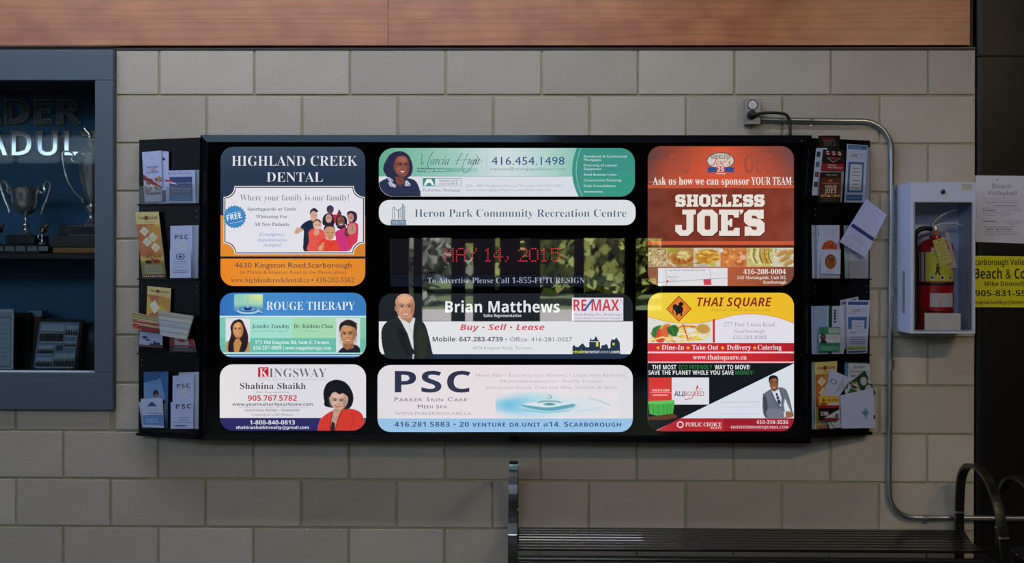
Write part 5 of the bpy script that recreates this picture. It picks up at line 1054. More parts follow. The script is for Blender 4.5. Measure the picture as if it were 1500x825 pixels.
strap(1188, 176.6, True, 1188, 183.5); strap(1306, 240, False, 1313, 240.5); strap(1303.2, 530, False, 1309, 530); strap(1355, 759, True, 1355, 765.5)
# ================================================================== BROCHURE RACKS
def wing(xi, xo, side):
    a, b_ = W(xi, 400, -0.115), W(xo, 400, -0.022)
    d = b_ - a; n = np.array([d.y, -d.x, 0.0]); n = n if n[1] < 0 else -n
    return Plane(np.array(a), n), a, b_, Vector(n / np.linalg.norm(n))
rackm = mat('rack_black', '#040405', 0.35, spec=0.15)
def rack(name, label, xi, xo, ytop, ybot, ledges):
    pl, a, b_, n = wing(xi, xo, 0); top, bot = W(xo, ytop, -0.022).z, W(xo, ybot, -0.022).z
    e = empty(name, ((a.x + b_.x) / 2, (a.y + b_.y) / 2, bot), label, 'brochure rack')
    A_, B_ = (a, b_) if a.x < b_.x else (b_, a); u = (B_ - A_).normalized()
    def quad(s0, s1, z0, z1, d0, d1, nm, m_, bev=None):
        P0 = A_ + u * s0; P1 = A_ + u * s1; L = [Vector((P.x, P.y, 0)) + n * dd for P, dd in ((P0, d0), (P1, d0), (P1, d1), (P0, d1))]
        return MB().prism([Vector((p.x, p.y, z0)) for p in L], (0, 0, z1 - z0)).build(nm, m_, e)
    w = (B_ - A_).length
    quad(0, w, bot, top, -0.006, 0.0, 'back_board', rackm)
    quad(0.004, w, bot - .012, bot - .0003, -0.006, 0.02, 'ledge', rackm)
    for k, y in enumerate(ledges):
        z = W(xo, y, -0.03).z
        if k < len(ledges) - 1: quad(0.006, w - .006, z - 0.005, z, 0.0003, 0.02, 'ledge', rackm)
        quad(0.012, w - .012, z + .0005, z + 0.075, 0.0202, 0.0212, 'clear_lip', CLEAR)
        for s_ in (0.015, w - 0.015):
            P = A_ + u * s_
            for dz in (-0.03, -0.055):
                if z + dz > bot + .01: MB().lathe(Vector((P.x, P.y, z + dz)) + n * 0.0005, [(0.0022, 0), (0.0018, 0.0015)], 8, 'Y').build('rivet', screwm, e)
    return pl, e
LP_, lrack = rack('brochure_rack', 'black brochure rack angled off the left end of the sign', 292.5, 203.5, 205, 633, (299.5, 408, 517, 629.5))
RP_, rrack = rack('brochure_rack', 'black brochure rack angled off the right end of the sign', 1189.5, 1274, 206, 631.5, (297.5, 408.5, 519, 628.5))

def leaf(pl, off, quad, label, draw=None, base='#B3BEE6', w=30.0, h=80.0, th=0.0012, cat='leaflet', group=None, name='leaflet'):
    def pm(u, v, o):
        u = np.asarray(u, float) / w; v = np.asarray(v, float) / h; (ax, ay), (bx, by), (cx_, cy_), (dx, dy) = quad
        X = (1-u) * (1-v) * ax + u * (1-v) * bx + u * v * cx_ + (1-u) * v * dx; Y = (1-u) * (1-v) * ay + u * (1-v) * by + u * v * cy_ + (1-u) * v * dy
        return pl(X, Y, o)
    A = Art(pm, off); A.slab([(0, 0), (w, 0), (w, h), (0, h)], th, base); A.up(1)
    if draw: draw(A)
    return tag(A.build(name, PAPER), label, cat, group)
WH = '#B7C3EC'; TAN = '#C8AC58'
def lines(A, x0, x1, ys, col='#8A90A8', t=.45):
    r = random.Random(int(sum(ys) * 7 + x0)); 
    for y in ys: d = (x1 - x0) * r.uniform(0, .18); A.rect(x0 + d / 2, y, x1 - d / 2, y + t * 1.4, col)
def thai(A, full=True):
    A.poly([(0, 0), (30, 0), (30, 80), (0, 80)], '#C9A94C'); A.rect(0, 0, 30, 17, '#CFC07C')
    A.text('THAI', 3, 11, 6.5, 10.5, '#6A2A1C', 'B'); A.text('SQUARE', 16, 28, 6.5, 10.5, '#6A2A1C', 'B'); A.poly([(13.5, 4.5), (16.8, 8.5), (13.5, 12.5), (10.2, 8.5)], '#7A2E1C'); lines(A, 8, 26, (14,), '#8A7A50')
    if not full: return
    A.poly([(0, 17), (22, 17), (15, 46), (30, 62), (0, 62)], '#B4663A'); A.poly([(12, 17), (30, 22), (30, 60), (18, 62)], '#BA8A3A')
    for cx_, cy_ in ((9, 27), (19, 35.5), (11, 42), (21, 50)): A.poly([(cx_ - 6, cy_), (cx_, cy_ - 7), (cx_ + 6, cy_), (cx_, cy_ + 7)], '#D9D2B4'); lines(A, cx_ - 3, cx_ + 3, (cy_ - 2, cy_, cy_ + 2), '#A49A80')
    lines(A, 8, 27, (57, 59.5), '#7A3A24'); A.text('DINE IN  TAKE OUT', 7, 27, 62, 64.5, '#5A1E14', 'B'); A.ell(10, 70, 4.5, 2.6, '#2E1A14', 12); A.ell(20, 69, 5, 3, '#A8381E', 12); A.ell(15, 66.5, 1.6, 1.6, '#5A2A14', 8)
    A.rect(4, 74.5, 26, 87, '#CFC79C'); lines(A, 7, 24, (77, 80, 83), '#8E8668')
def thai_l(A): thai(A); A.rect(1, 88, 29, 92.5, '#8E2420'); [A.rect(2 + k * 2.6, 89.2, 3.3 + k * 2.6, 91, '#D8CFC4') for k in range(10)]
def psc(A, star=True, low=False):
    A.text('PSC', 6, 24.5, 14, 20.5, '#2E3048', 'B', track=.1); A.rect(7, 22, 24, 22.4, '#8A90A8')
    A.ell(15.5, 29, 7.5, 7.5, '#C8CDE2', 20); A.ell(15.5, 28, 6.6, 6.6, '#BFC5DC', 20)
# --- left rack, top pocket
def d_l1(A):
    A.ell(15, 11, 2.4, 2.6, '#A9AEC8', 14); A.text('PURCHASE', 6, 24, 23, 26, '#33305C', 'B'); A.text('Gift', 11, 20, 27, 30.5, '#A02838', 'sb'); A.text('TO A FRIEND', 5, 25, 31, 34, '#33305C', 'B')
    r = random.Random(2)
    for k in range(26): A.ell(r.uniform(2, 27), r.uniform(43, 62), r.uniform(2, 4.5), r.uniform(2, 4), r.choice(['#A82E34', '#B9A48E', '#8A8E68', '#D2C6B4', '#7E2430', '#9C7A5A']), 10, 30)
    A.poly([(0, 34), (6, 40), (16, 47), (30, 56), (30, 59), (12, 50), (0, 43)], '#8E1E2C'); A.rect(3, 64, 28, 66.5, '#3A2C5C'); A.rect(6, 68, 27, 77, '#C7CBE2'); A.rect(6, 67.4, 27, 68.2, '#A8323C'); lines(A, 9, 24, (71, 74), '#8A90A8'); A.rect(0, 78, 30, 79, '#4A3C6C')
leaf(LP_, 0.010, [(232, 221), (247, 222), (246, 298), (231, 298)], 'white leaflet edge sticking out behind the red fruit brochure', lambda A: (A.rect(12, 10, 20, 14, '#3C3450'), A.rect(12, 60, 30, 78, '#4E4668')), th=.003)
leaf(LP_, 0.017, [(208, 223), (236, 220.5), (238, 296.5), (212, 298)], 'tall white brochure with red fruit picture, top left of left rack', d_l1, th=.003)
def d_l2(A):
    A.text('Beauty Plus Care', 1.5, 26, 5, 9.5, '#3A4A80', 'si'); A.rect(3.5, 16, 27, 60, '#243C78'); A.rect(3.5, 60, 27, 75, '#3E7CB4'); A.poly([(-1, 22), (6, 25), (12, 32), (6, 30), (-1, 27)], '#A8303C'); A.poly([(2, 27), (9, 30), (12, 35), (5, 32)], '#D5DAEA')
    A.text('Skin care packages', 12, 26.5, 29, 32.5, '#A9B8DC', 'reg'); A.text('Permanent make-up', 5, 25, 43, 46.5, '#A9B8DC', 'B'); A.text('for men and women', 7, 25, 49, 52, '#A9B8DC', 'B'); lines(A, 5, 26, (64, 70), '#A9D0E4')
leaf(LP_, 0.009, [(262, 249.5), (291, 249), (290, 298), (262, 298)], 'bluish leaflet edge behind the square navy care card', base='#8FA2BE', th=.006)
leaf(LP_, 0.020, [(243.5, 250), (285.5, 249), (286, 297.5), (243, 297.5)], 'square white care card with a navy block, top right of left rack', d_l2, th=.003)
# --- second pocket
leaf(LP_, 0.019, [(198, 311), (232, 310), (243.5, 407.5), (209, 408)], 'tan thai menu brochure leaning left in the left rack', thai_l, TAN, h=93, th=.002, cat='brochure', name='brochure')
leaf(LP_, 0.009, [(270, 330.5), (290.5, 330), (289.5, 407.5), (268, 407.5)], 'blue-grey leaflet edges beside the upper white skin care brochure of the left rack', base='#90A0BC', th=.005)
leaf(LP_, 0.014, [(249.5, 331), (281.5, 330.5), (282, 407), (249.5, 407.5)], 'white skin care brochure with dark initials, second pocket of left rack', psc, th=.003, cat='brochure', name='brochure')
def d_star(A):
    A.ell(15, 19, 6.2, 9.2, '#24263A', 20); A.ell(15, 19, 4.8, 7.2, WH, 20)
    A.poly([(15 + (4 if k % 2 == 0 else 1.7) * math.sin(k * math.pi / 5), 19 - (6 if k % 2 == 0 else 2.6) * math.cos(k * math.pi / 5)) for k in range(10)], '#2E3048'); lines(A, 5, 25, (33, 37.5), '#4A4E66', .6); lines(A, 4, 26, (46, 50), '#8A90A8'); lines(A, 3, 27, (59, 64), '#4A4E66', .8)
leaf(LP_, 0.022, [(248.8, 366.5), (279.5, 366), (280, 407), (249, 407.5)], 'white card with a dark star emblem in the left rack', d_star, th=.001, cat='card', name='card')
# --- third pocket
leaf(LP_, 0.012, [(216, 419), (250.5, 422.5), (248.5, 470), (214.5, 462)], 'short tan thai menu brochure standing above the folded leaflets', lambda A: (thai(A, False), A.poly([(0, 17), (22, 17), (12, 46), (0, 60), (0, 80), (30, 80)], '#B4663A'), A.poly([(16, 17), (30, 20), (30, 46), (14, 30)], '#BA8A3A'), A.poly([(3, 38), (10, 26), (17, 40), (10, 54)], '#D9D2B4')), TAN, h=60, th=.002, cat='brochure', name='brochure')
leaf(LP_, 0.022, [(204.5, 485), (238, 489), (238, 510), (203.5, 508)], 'white card with dark leaves under the red folded leaflets', lambda A: (lines(A, 8, 29, (5, 11), '#6A7090'), A.ell(7, 30, 3.4, 7, '#2A2A50', 10), A.ell(11, 42, 2.6, 5, '#2A2A50', 10), A.poly([(13, 78), (14, 58), (18, 60), (19, 42), (22, 54), (26, 50), (27, 62), (30, 66), (30, 80)], '#1E1E3C'), A.rect(0, 68, 30, 80, '#5E3048')), th=.002, cat='card', name='card')
leaf(LP_, 0.022, [(248.5, 494), (283, 497), (287.5, 516.5), (248.5, 516)], 'red and white card under the pile of folded papers', lambda A: (A.rect(0, 0, 30, 46, '#9A2434'), A.rect(6, 0, 23, 40, '#B2ACB4'), A.ell(15, 14, 5, 10, '#9A4A48', 10), A.rect(0, 46, 30, 80, '#2E2838'), A.text('MORTGAGE RATES', 6, 22, 50, 56, '#BDB6C8', 'B'), lines(A, 2, 28, (62, 69), '#A8A0B0', 1)), th=.002, cat='card', name='card')
# pile of red and yellow folded leaflets, each its own leaflet
pil = [('#8A7A40', [(193, 457), (233, 465), (234, 471), (194, 463)]), ('#8E8A58', [(192.5, 461), (232.5, 468), (233.5, 475), (193.5, 467)]), ('#96603A', [(193, 465), (232, 472), (233, 481), (195, 475)]), ('#8A1F20', [(201, 469), (234, 473.5), (236, 482), (202, 478)]), ('#A33A28', [(194, 472), (233, 478), (234, 485), (195, 481.5)]), ('#7E1C22', [(202, 475), (236, 480.5), (237, 488), (203, 484)])]
for i, (cl, qd) in enumerate(pil):
    leaf(LP_, 0.024 + .0045 * i, qd, 'red and yellow folded leaflet in the crooked pile of the left rack', lambda A: (A.rect(0, 0, 30, 3, '#B9AE86'), A.rect(0, 14, 4, 20, '#B8702C')), cl, th=.003, h=20, group='folded red and yellow leaflets in the left rack')
for i in range(8):
    t_ = i / 7; x0, y0 = 231 + 3 * t_, 455 + 29 * t_; x1, y1 = 283.5 - 8.5 * t_, 463 + 27 * t_
    leaf(LP_, 0.026 + .004 * i, [(x0, y0), (x1, y1), (x1 - 1.8, y1 + 8), (x0 + 1, y0 + 7.5)], 'grey-white folded sheet in the fanned pile of the left rack', (lambda A: A.rect(0, 0, 30, 3.5, '#8E8C86')) if i % 2 else None, ['#A8A79E', '#9C9B93', '#B2B3B2', '#A6ABB4', '#9AA2B0', '#A9B0BC', '#AEB3BA', '#B4B6B6'][i], th=.003, h=20, group='fanned folded white sheets in the left rack', name='folded_sheet', cat='paper')
leaf(LP_, 0.031, [(258, 470), (283, 464), (275, 495), (262, 492)], 'twisted white folded sheet at the right of the fanned pile', lambda A: (A.line([(2, 60), (28, 8)], .8, '#6E6C66'), A.line([(4, 76), (28, 24)], .8, '#7E7C76')), '#A2A19A', th=.003, name='folded_sheet', cat='paper')
# --- bottom pocket
def d_ski(A):
    A.poly([(8, 12), (13, 6), (18, 12)], '#2C4A7C'); lines(A, 5, 22, (14.5, 17), '#4A6CA0'); A.poly([(0, 0), (30, 0), (30, 6), (0, 16)], '#2E5490'); A.poly([(20, 4), (30, 0), (30, 80), (24, 80), (27, 40)], '#3462A4'); A.ell(15, 31, 3.6, 5, '#1E1C22', 14); A.ell(15.5, 33.5, 2.2, 2, '#9A6A50', 10); A.poly([(10, 40), (22, 36), (28, 50), (26, 70), (20, 50)], '#6E8A4C'); A.poly([(18, 38), (22, 36), (28, 44), (25, 46)], '#222430')
leaf(LP_, 0.013, [(210.5, 545), (246, 544.5), (245, 627), (211, 627)], 'blue winter sports brochure with a small rider figure', d_ski, '#6A92C8', th=.003, cat='brochure', name='brochure')
leaf(LP_, 0.019, [(203, 590), (214, 584), (216, 626), (208.5, 627)], 'white card edge at the far left of the bottom left pocket', None, '#A8B4D2', th=.001, cat='card', name='card')
leaf(LP_, 0.023, [(206, 584.5), (238, 583), (240, 627), (209, 625.5)], 'white and blue card with a mountain mark, bottom of the left rack', lambda A: (A.poly([(8, 22), (15, 8), (22, 22)], '#2C4A80'), lines(A, 4, 27, (28, 33), '#7A8EB8'), A.rect(1, 46, 30, 74, '#5E86C4'), lines(A, 8, 28, (41, 47), '#3C5490', 1.2), lines(A, 3, 24, (58, 64), '#B4C4E4', 1.2)), '#B4C0E0', th=.0012, cat='card', name='card')
leaf(LP_, 0.010, [(262, 546), (291, 545), (290, 628.5), (262, 628.5)], 'pale leaflet rising behind the bottom skin care brochure', None, '#A3B4D2', th=.004)
leaf(LP_, 0.016, [(253, 551), (284, 549), (284, 628), (252.5, 628)], 'white skin care brochure with dark initials, bottom pocket of left rack', psc, th=.003, cat='brochure', name='brochure', h=88)
leaf(LP_, 0.023, [(250, 589.5), (282.5, 588.5), (283, 628), (250, 628.5)], 'white skin care card with dark initials, bottom right of left rack', lambda A: (A.text('PSC', 7, 28, 6, 20, '#2E3048', 'B', track=.1), lines(A, 8, 26, (24, 28), '#9AA0B8'), lines(A, 9, 26, (46, 53), '#3E4260', 1), lines(A, 2, 30, (60,), '#3E4260', 1), A.ell(13, 71, 9, 2.6, '#4C7AB4', 14)), WH, th=.0012, cat='card', name='card')

# --- right rack, top pocket
R = RP_
leaf(R, 0.008, [(1199, 198.5), (1230.5, 198.5), (1230.5, 260), (1199, 260)], 'tall black restaurant menu standing highest in the right rack', lambda A: (A.rect(5, 4, 22, 12, '#5E1C1C'), A.text("JOE'S", 7, 24, 9, 20, '#5C5C60', 'B'), lines(A, 8, 22, (24,), '#4A4A4E')), '#0E0E10', th=.002, cat='menu', name='menu')
leaf(R, 0.012, [(1196, 217), (1212, 217), (1207, 287), (1189.5, 286)], 'narrow white strip leaflet at the far left of the right rack', lambda A: [A.rect(2, 6 + k * 17, 12, 15 + k * 17, c_) for k, c_ in enumerate(('#3A3A46', '#5A6884', '#7E4238', '#4A4450'))], WH, th=.002)
def d_ball(A):
    A.rect(0, 0, 30, 80, '#1C1418'); 
    for x in (6, 14, 22): A.ell(x, 13, 3.6, 6, '#9A2A30', 12); A.ell(x, 7, 2, 3, '#B4B4C0', 10); A.ell(x + 1, 16, 2, 3, '#CCD0DC', 10)
    A.line([(6, 30), (15, 46), (24, 30)], .9, '#C6C8D6'); A.text('FOOTBALL', 8, 22, 28, 35, '#C8525C', 'B'); A.rect(0, 52, 30, 80, '#8E1E2C'); A.text('WEEKLY', 8, 20, 56, 61, '#D8C8D0', 'B'); A.text('PRO SPECIALS', 8, 28, 64, 70, '#D8C8D0', 'B')
leaf(R, 0.017, [(1206, 219), (1238.5, 221), (1236, 251), (1203, 250)], 'dark red football flyer with players above the burger menu', d_ball, '#1C1418', th=.001, cat='flyer', name='flyer')
leaf(R, 0.014, [(1203, 250), (1236.5, 251), (1233, 297), (1201, 297)], 'white edged leaflet stack behind the burger menu of the right rack', None, '#9EA6BC', th=.004)
leaf(R, 0.023, [(1201.5, 252.5), (1232.5, 252.5), (1231, 297), (1198.5, 297)], 'dark burger restaurant menu with cream block letters, right rack', lambda A: (A.rect(0, 0, 30, 80, '#201614'), A.rect(0, 14, 30, 64, '#5A2A22'), A.text('NEED A MENU?', 9, 24, 5, 9, '#B4AEA8', 'B'), A.ell(15, 22, 3, 3.6, '#B4683C', 12), A.rect(4, 28, 27, 30, '#9A7A6C'), A.text('SHOELESS', 8, 24, 34, 41, '#D8D0C6', 'B'), A.text("JOE'S", 8, 24, 43, 55, '#D8D0C6', 'B'), [A.rect(3 + k * 4.4, 59, 6.8 + k * 4.4, 65, c_) for k, c_ in enumerate(('#B89A5A', '#A8743C', '#C8B070', '#8E5A2C', '#C09A50', '#A88040'))], lines(A, 5, 26, (69, 73), '#8A7A70')), '#1A1212', th=.002, cat='menu', name='menu')
def d_blue(A):
    b1 = '#3468A8'
    A.rect(1, 1, 29, 6.5, b1); A.text('Parent Guide', 4, 20, 2.2, 5.2, '#8AB0DC', 'B'); A.ell(8, 15, 4.5, 4, '#C4B04A', 14, -20); A.ell(9, 14.4, 3.9, 3.6, WH, 14, -20); A.text('EYD', 8, 15, 13, 17, '#24365E', 'BI'); lines(A, 17, 28, (13, 17), '#7A94C4')
    A.rect(3, 24, 26, 66, b1); A.rect(6, 27, 23.5, 63, '#C2C8DE'); lines(A, 9, 21, (32, 37, 42, 49, 54, 59), '#6A7CA8', .8); A.rect(2, 69, 26, 77, b1); lines(A, 4, 22, (73,), '#B4C4E0')
leaf(R, 0.009, [(1262, 215), (1274, 216), (1273.5, 297.5), (1262, 297.5)], 'pale leaflet edges at the far right of the top right pocket', None, '#96A2C0', th=.005)
leaf(R, 0.017, [(1241.5, 211), (1271, 213), (1267, 297), (1237, 297)], 'white leaflet with a bright blue frame, top right pocket of the right rack', d_blue, WH, th=.003)
def d_let(A):
    A.rect(1.5, 44, 29.5, 50, '#2A3A80'); lines(A, 12, 28, (6,), '#6E76A8'); lines(A, 12, 24, (13, 15.5), '#9AA0BE', .3); lines(A, 8, 25, (58, 61, 64), '#A0A6C2', .3); A.line([(2, 70), (14, 54), (22, 70)], .35, '#8A90B0'); lines(A, 4, 26, (73, 76), '#9AA0BE', .3)
leaf(R, 0.040, [(1269, 291), (1299, 315), (1267.5, 377.5), (1230, 354.5)], 'white letter with a blue bar tilted across the right rack', lambda A: (A.rect(1.5, 44, 29.5, 50, '#2A3A80'), lines(A, 12, 28, (6,), '#6E76A8'), lines(A, 12, 24, (13, 15.5), '#9AA0BE', .3), lines(A, 8, 25, (58, 61, 64), '#A0A6C2', .3), A.line([(2, 70), (14, 54), (22, 70)], .35, '#8A90B0'), lines(A, 4, 26, (73, 76), '#9AA0BE', .3)), '#B6C0F0', th=.0008, cat='letter', name='letter')
# second pocket
for i, (xa, cl) in enumerate(((1189.3, '#A9B2C2'), (1193, '#6E8AB4'), (1196.5, '#A8B4CC'))):
    leaf(R, 0.008 + .003 * i, [(xa, 330), (xa + 14, 330), (xa + 14, 407.5), (xa + 1, 408)], ['white leaflet edge nearest the sign, second pocket of right rack', 'blue leaflet edge second from the sign, second pocket of right rack', 'pale leaflet edge just left of the orange arch leaflet'][i], (lambda A: A.text('MASSAGE', 3, 9, 12, 15, '#4A5068', 'B')) if i != 1 else None, cl, th=.002)
leaf(R, 0.017, [(1202, 330), (1230.5, 330), (1231, 408), (1199, 408)], 'white leaflet with an orange arch in the right rack', lambda A: (A.rect(28.8, 0, 30, 80, '#B0485A'), lines(A, 3, 26, (5, 8, 12), '#8A90A8', .4), A.poly([(3, 40), (3, 34), (6, 27), (12, 23), (18, 23), (24, 28), (26, 34), (26, 40)], '#B4442C'), A.poly([(8, 40), (8, 30), (12, 25), (18, 25), (22, 30), (22, 40)], '#C4562E'), A.text('CB', 11, 20, 29, 34, '#5E2A1C', 'B')), WH, th=.003)
leaf(R, 0.023, [(1202.5, 365.5), (1231.5, 365.5), (1231, 402), (1202, 401)], 'small white card with a brown and orange oval, right rack', lambda A: (A.ell(15, 40, 8.5, 24, '#5A3420', 22), A.ell(15.8, 41, 7.2, 21, '#B0642C', 22), A.poly([(11, 24), (20, 24), (21, 56), (16, 58), (11, 52)], '#8A5228'), A.text('CB', 12, 19.5, 28, 38, '#5A2C18', 'B'), lines(A, 8, 22, (72,), '#8A90A8', .8)), WH, th=.0012, cat='card', name='card')
leaf(R, 0.009, [(1236.5, 330.5), (1250, 330.5), (1250, 408), (1238, 408)], 'blue-green leaflet edge behind the tilted letter', None, '#93AEB8', th=.003)
leaf(R, 0.015, [(1246, 345), (1272.5, 345), (1272, 408), (1244, 408)], 'grey-white leaflet standing under the tilted letter', lambda A: (lines(A, 4, 26, (30, 34, 52, 56, 62), '#8A8EA4', .4),), '#A9AFC6', th=.003)
# third pocket
leaf(R, 0.010, [(1189.6, 448.5), (1215, 448), (1214.5, 519), (1190.5, 519)], 'plain blue-white leaflet stack, third pocket of the right rack', lambda A: (A.rect(2, 0, 3, 80, '#6E86B0'), A.rect(6, 0, 6.6, 80, '#8698BC')), '#8CA4D0', th=.006)
leaf(R, 0.015, [(1213, 448.5), (1236, 448), (1236, 518.5), (1212, 519)], 'white leaflet with a dark green stripe in the right rack', lambda A: (A.rect(1, 0, 8, 80, '#1C4A3C'), [A.rect(11, 6 + k * 4.6, 15.5, 9.4 + k * 4.6, '#23283C') for k in range(5)], A.rect(18, 6, 18.7, 30, '#8A90A8')), WH, th=.003)
leaf(R, 0.023, [(1200, 479), (1231, 479), (1230.5, 515), (1200, 515)], 'green and white business card with a tiny portrait, right rack', lambda A: (A.rect(0, 0, 30, 80, '#B7C4D2'), A.rect(0, 0, 30, 24, '#2E7C6A'), A.rect(13, 3, 29, 21, '#9EB8B8'), A.rect(0, 52, 30, 80, '#357E6C'), A.ell(5.5, 33, 4, 11, '#2A1E26', 14), A.ell(5.8, 32, 2.4, 6, '#8A5244', 12), A.poly([(1, 54), (3, 43), (9, 43), (12, 54)], '#23283A'), lines(A, 13, 28, (30, 38), '#6E8A90', .8), A.text('416.454.1498', 4, 28, 57, 64, '#0E3A34', 'B'), A.rect(2, 62, 28, 76, '#4E9484')), '#B7C4D2', th=.001, cat='business card', name='business_card')
leaf(R, 0.009, [(1231, 440), (1257, 434.5), (1262, 470), (1234, 518)], 'white leaflet tilted behind the blue headed leaflet', lambda A: A.rect(2, 4, 26, 8, '#4A5E94'), '#A9B2D0', th=.002)
leaf(R, 0.017, [(1240, 440), (1274.5, 440), (1270.5, 517.5), (1240.5, 518.5)], 'white leaflet with blue header and green footer line, right rack', lambda A: (A.rect(2, 2, 28, 7, '#2E5496'), A.ell(11, 16, 4, 4.5, '#B8A458', 14, -20), A.ell(12, 15.4, 3.6, 4, WH, 14, -20), A.text('EYP', 10, 17, 13.5, 17.5, '#22345C', 'BI'), lines(A, 18, 27, (13, 17), '#8098C0'), A.rect(2, 25, 27, 43, '#3A66A8'), A.rect(7, 30, 24, 43, '#B0BCD8'), lines(A, 10, 21, (35, 39), '#6A7CA8'), A.text('EYP', 5, 12, 47, 50, '#22345C', 'BI'), lines(A, 12, 27, (47,), '#6A7CA8'), lines(A, 4, 26, (55, 58.5, 62, 65), '#5A6A90', .6), A.rect(1, 70, 28, 74, '#8CA63C'), A.rect(1, 76, 28, 78.5, '#2E4E8C')), '#B2BEE8', th=.003)
# bottom pocket
leaf(R, 0.008, [(1189.5, 531), (1200, 530.5), (1198, 629), (1190, 629)], 'green-white leaflet edge at the left of the bottom right pocket', None, '#7E94A0', th=.003)
leaf(R, 0.013, [(1194, 531), (1226.5, 529), (1222, 628), (1195, 629.5)], 'tan thai menu brochure, bottom pocket of the right rack', thai_l, TAN, h=93, th=.003, cat='brochure', name='brochure')
leaf(R, 0.008, [(1238, 530), (1274.5, 531), (1273, 575), (1237.5, 574)], 'white moving service leaflet with black capitals, bottom of the right rack', lambda A: (A.rect(0, 0, 30, 3.5, '#1C4438'), A.rect(0, 3.5, 4, 80, '#4A7CB4'), A.text('THE MOST', 10, 24, 10, 17, '#23262E', 'B'), A.text('ECO FRIENDLY', 6, 28, 22, 29, '#5A6A6A', 'B'), A.text('WAY TO MOVE!', 7, 28, 34, 41, '#23262E', 'B'), A.text('SAVE THE PLANET', 5, 28, 52, 59, '#23262E', 'B')), '#BAC4D8', th=.002)
leaf(R, 0.019, [(1216, 541), (1246, 554), (1224, 590), (1208, 584)], 'crumpled white letter tilted right in the bottom right pocket', lambda A: (A.ell(9, 28, 6, 7, '#5A88B0', 12), A.ell(9, 28, 3.6, 4, '#BCC4DC', 10), A.poly([(20, 2), (30, 30), (18, 60)], '#A9ADC4')), '#B2BCEA', th=.001, cat='letter', name='letter')
leaf(R, 0.026, [(1237, 572), (1254, 562), (1268, 590), (1245, 594)], 'white flyer corner with a green patch, lower right pocket', lambda A: (A.poly([(4, 20), (16, 4), (28, 34), (8, 50)], '#2E6A3A'), A.poly([(16, 0), (24, 0), (30, 20), (22, 16)], '#5E2E2A')), '#B4BCCC', th=.001, cat='flyer', name='flyer')
leaf(R, 0.022, [(1247, 559), (1267, 543), (1283, 577), (1262, 592)], 'dark green brochure with white circles, tilted at the right rack end', lambda A: (A.rect(0, 0, 30, 80, '#20402E'), A.ell(20, 24, 6, 13, '#A6AEBE', 18), A.ell(22, 54, 6, 13, '#A6AEBE', 18), A.rect(0, 4, 3, 78, '#A8B04A'), A.rect(5, 10, 9, 70, '#8A9A90'), A.ell(29, 36, 3, 9, '#A6AEBE', 12)), '#20402E', th=.002, cat='brochure', name='brochure')
leaf(R, 0.029, [(1205, 592), (1232, 580), (1240, 626), (1216, 628)], 'white card with big initials partly hidden at the bottom right pocket', lambda A: (A.text('PSC', 20, 50, 40, 50, '#3A3C58', 'B', rot=-84), A.line([(0, 40), (8, 80)], 1.5, '#1E4A34')), '#B0B8CC', th=.001, cat='card', name='card')
leaf(R, 0.035, [(1231, 579.5), (1279, 568.5), (1283, 627), (1233, 628)], 'large plain white card with a small blue splash, bottom right corner', lambda A: (A.line([(0, 34), (30, 30)], .3, '#A6A8C4'), A.ell(22, 50, 1.6, 13, '#6FA4C8', 16), A.ell(21.5, 48, 3, 5, '#4C86B4', 12), A.rect(6, 38, 6.6, 62, '#B0B4CC'), A.rect(12, 38, 12.4, 62, '#B0B4CC'), A.rect(28.6, 54, 30, 62, '#2A2438')), '#B4BEEE', th=.001, cat='card', name='card')
leaf(R, 0.040, [(1199.5, 580), (1229.5, 580), (1229, 594), (1199.5, 594)], 'small yellow thai restaurant card in the bottom right pocket', lambda A: (A.rect(0, 0, 30, 80, '#D2B040'), A.poly([(7, 20), (9.5, 36), (7, 52), (4.5, 36)], '#7A2E1C'), A.text('THAI SQUARE', 12, 28, 26, 44, '#7A2A1C', 'B'), A.ell(22, 70, 9, 12, '#C4C2D4', 16), A.ell(7, 68, 5, 12, '#9A4A2A', 12)), '#D2B040', th=.001, cat='card', name='card', group=None)
leaf(R, 0.0425, [(1199, 594), (1229.5, 594), (1229, 616), (1199.5, 616)], 'red and black moving and realty card under the yellow card', lambda A: (A.rect(0, 0, 30, 80, '#17161C'), A.rect(0, 0, 30, 14, '#8E1E2A'), A.poly([(30, 22), (30, 66), (8, 66)], '#B8C0CC'), A.rect(3, 34, 14, 54, '#B8B4C4'), A.rect(4, 38, 8, 50, '#B8303A'), A.rect(9, 66, 30, 80, '#8E1E2A'), A.poly([(24, 64), (25, 44), (28, 44), (29, 64)], '#3E4654')), '#17161C', th=.001, cat='card', name='card')

# ================================================================== EXTINGUISHER CABINET
wm = mat('white_enamel', '#BECAEA', 0.32, var=.03)
FYc = -0.17; a_, d_ = W(1333.8, 488.6, FYc), W(1429.2, 267.3, FYc)
ix0, iz0 = W(1338, 484.5, FYc).x, W(1338, 484.5, FYc).z; ix1, iz1 = W(1424.5, 295.5, FYc).x, W(1424.5, 295.5, FYc).z
cab = empty('extinguisher_cabinet', ((a_.x + d_.x) / 2, 0, a_.z), 'white metal fire extinguisher cabinet mounted at the right end of the wall', 'cabinet')
T = 0.003
m = MB(); m.box((a_.x, FYc + .004, a_.z), (a_.x + T, -0.001, d_.z)); m.box((d_.x - T, FYc + .004, a_.z), (d_.x, -0.001, d_.z)); m.box((a_.x + T, FYc + .004, d_.z - T), (d_.x - T, -0.001, d_.z)); m.box((a_.x + T, FYc + .004, a_.z), (d_.x - T, -0.001, a_.z + T)); m.box((a_.x + T, -0.004, a_.z + T), (d_.x - T, -0.001, d_.z - T))
m.build('cabinet_shell', wm, cab)
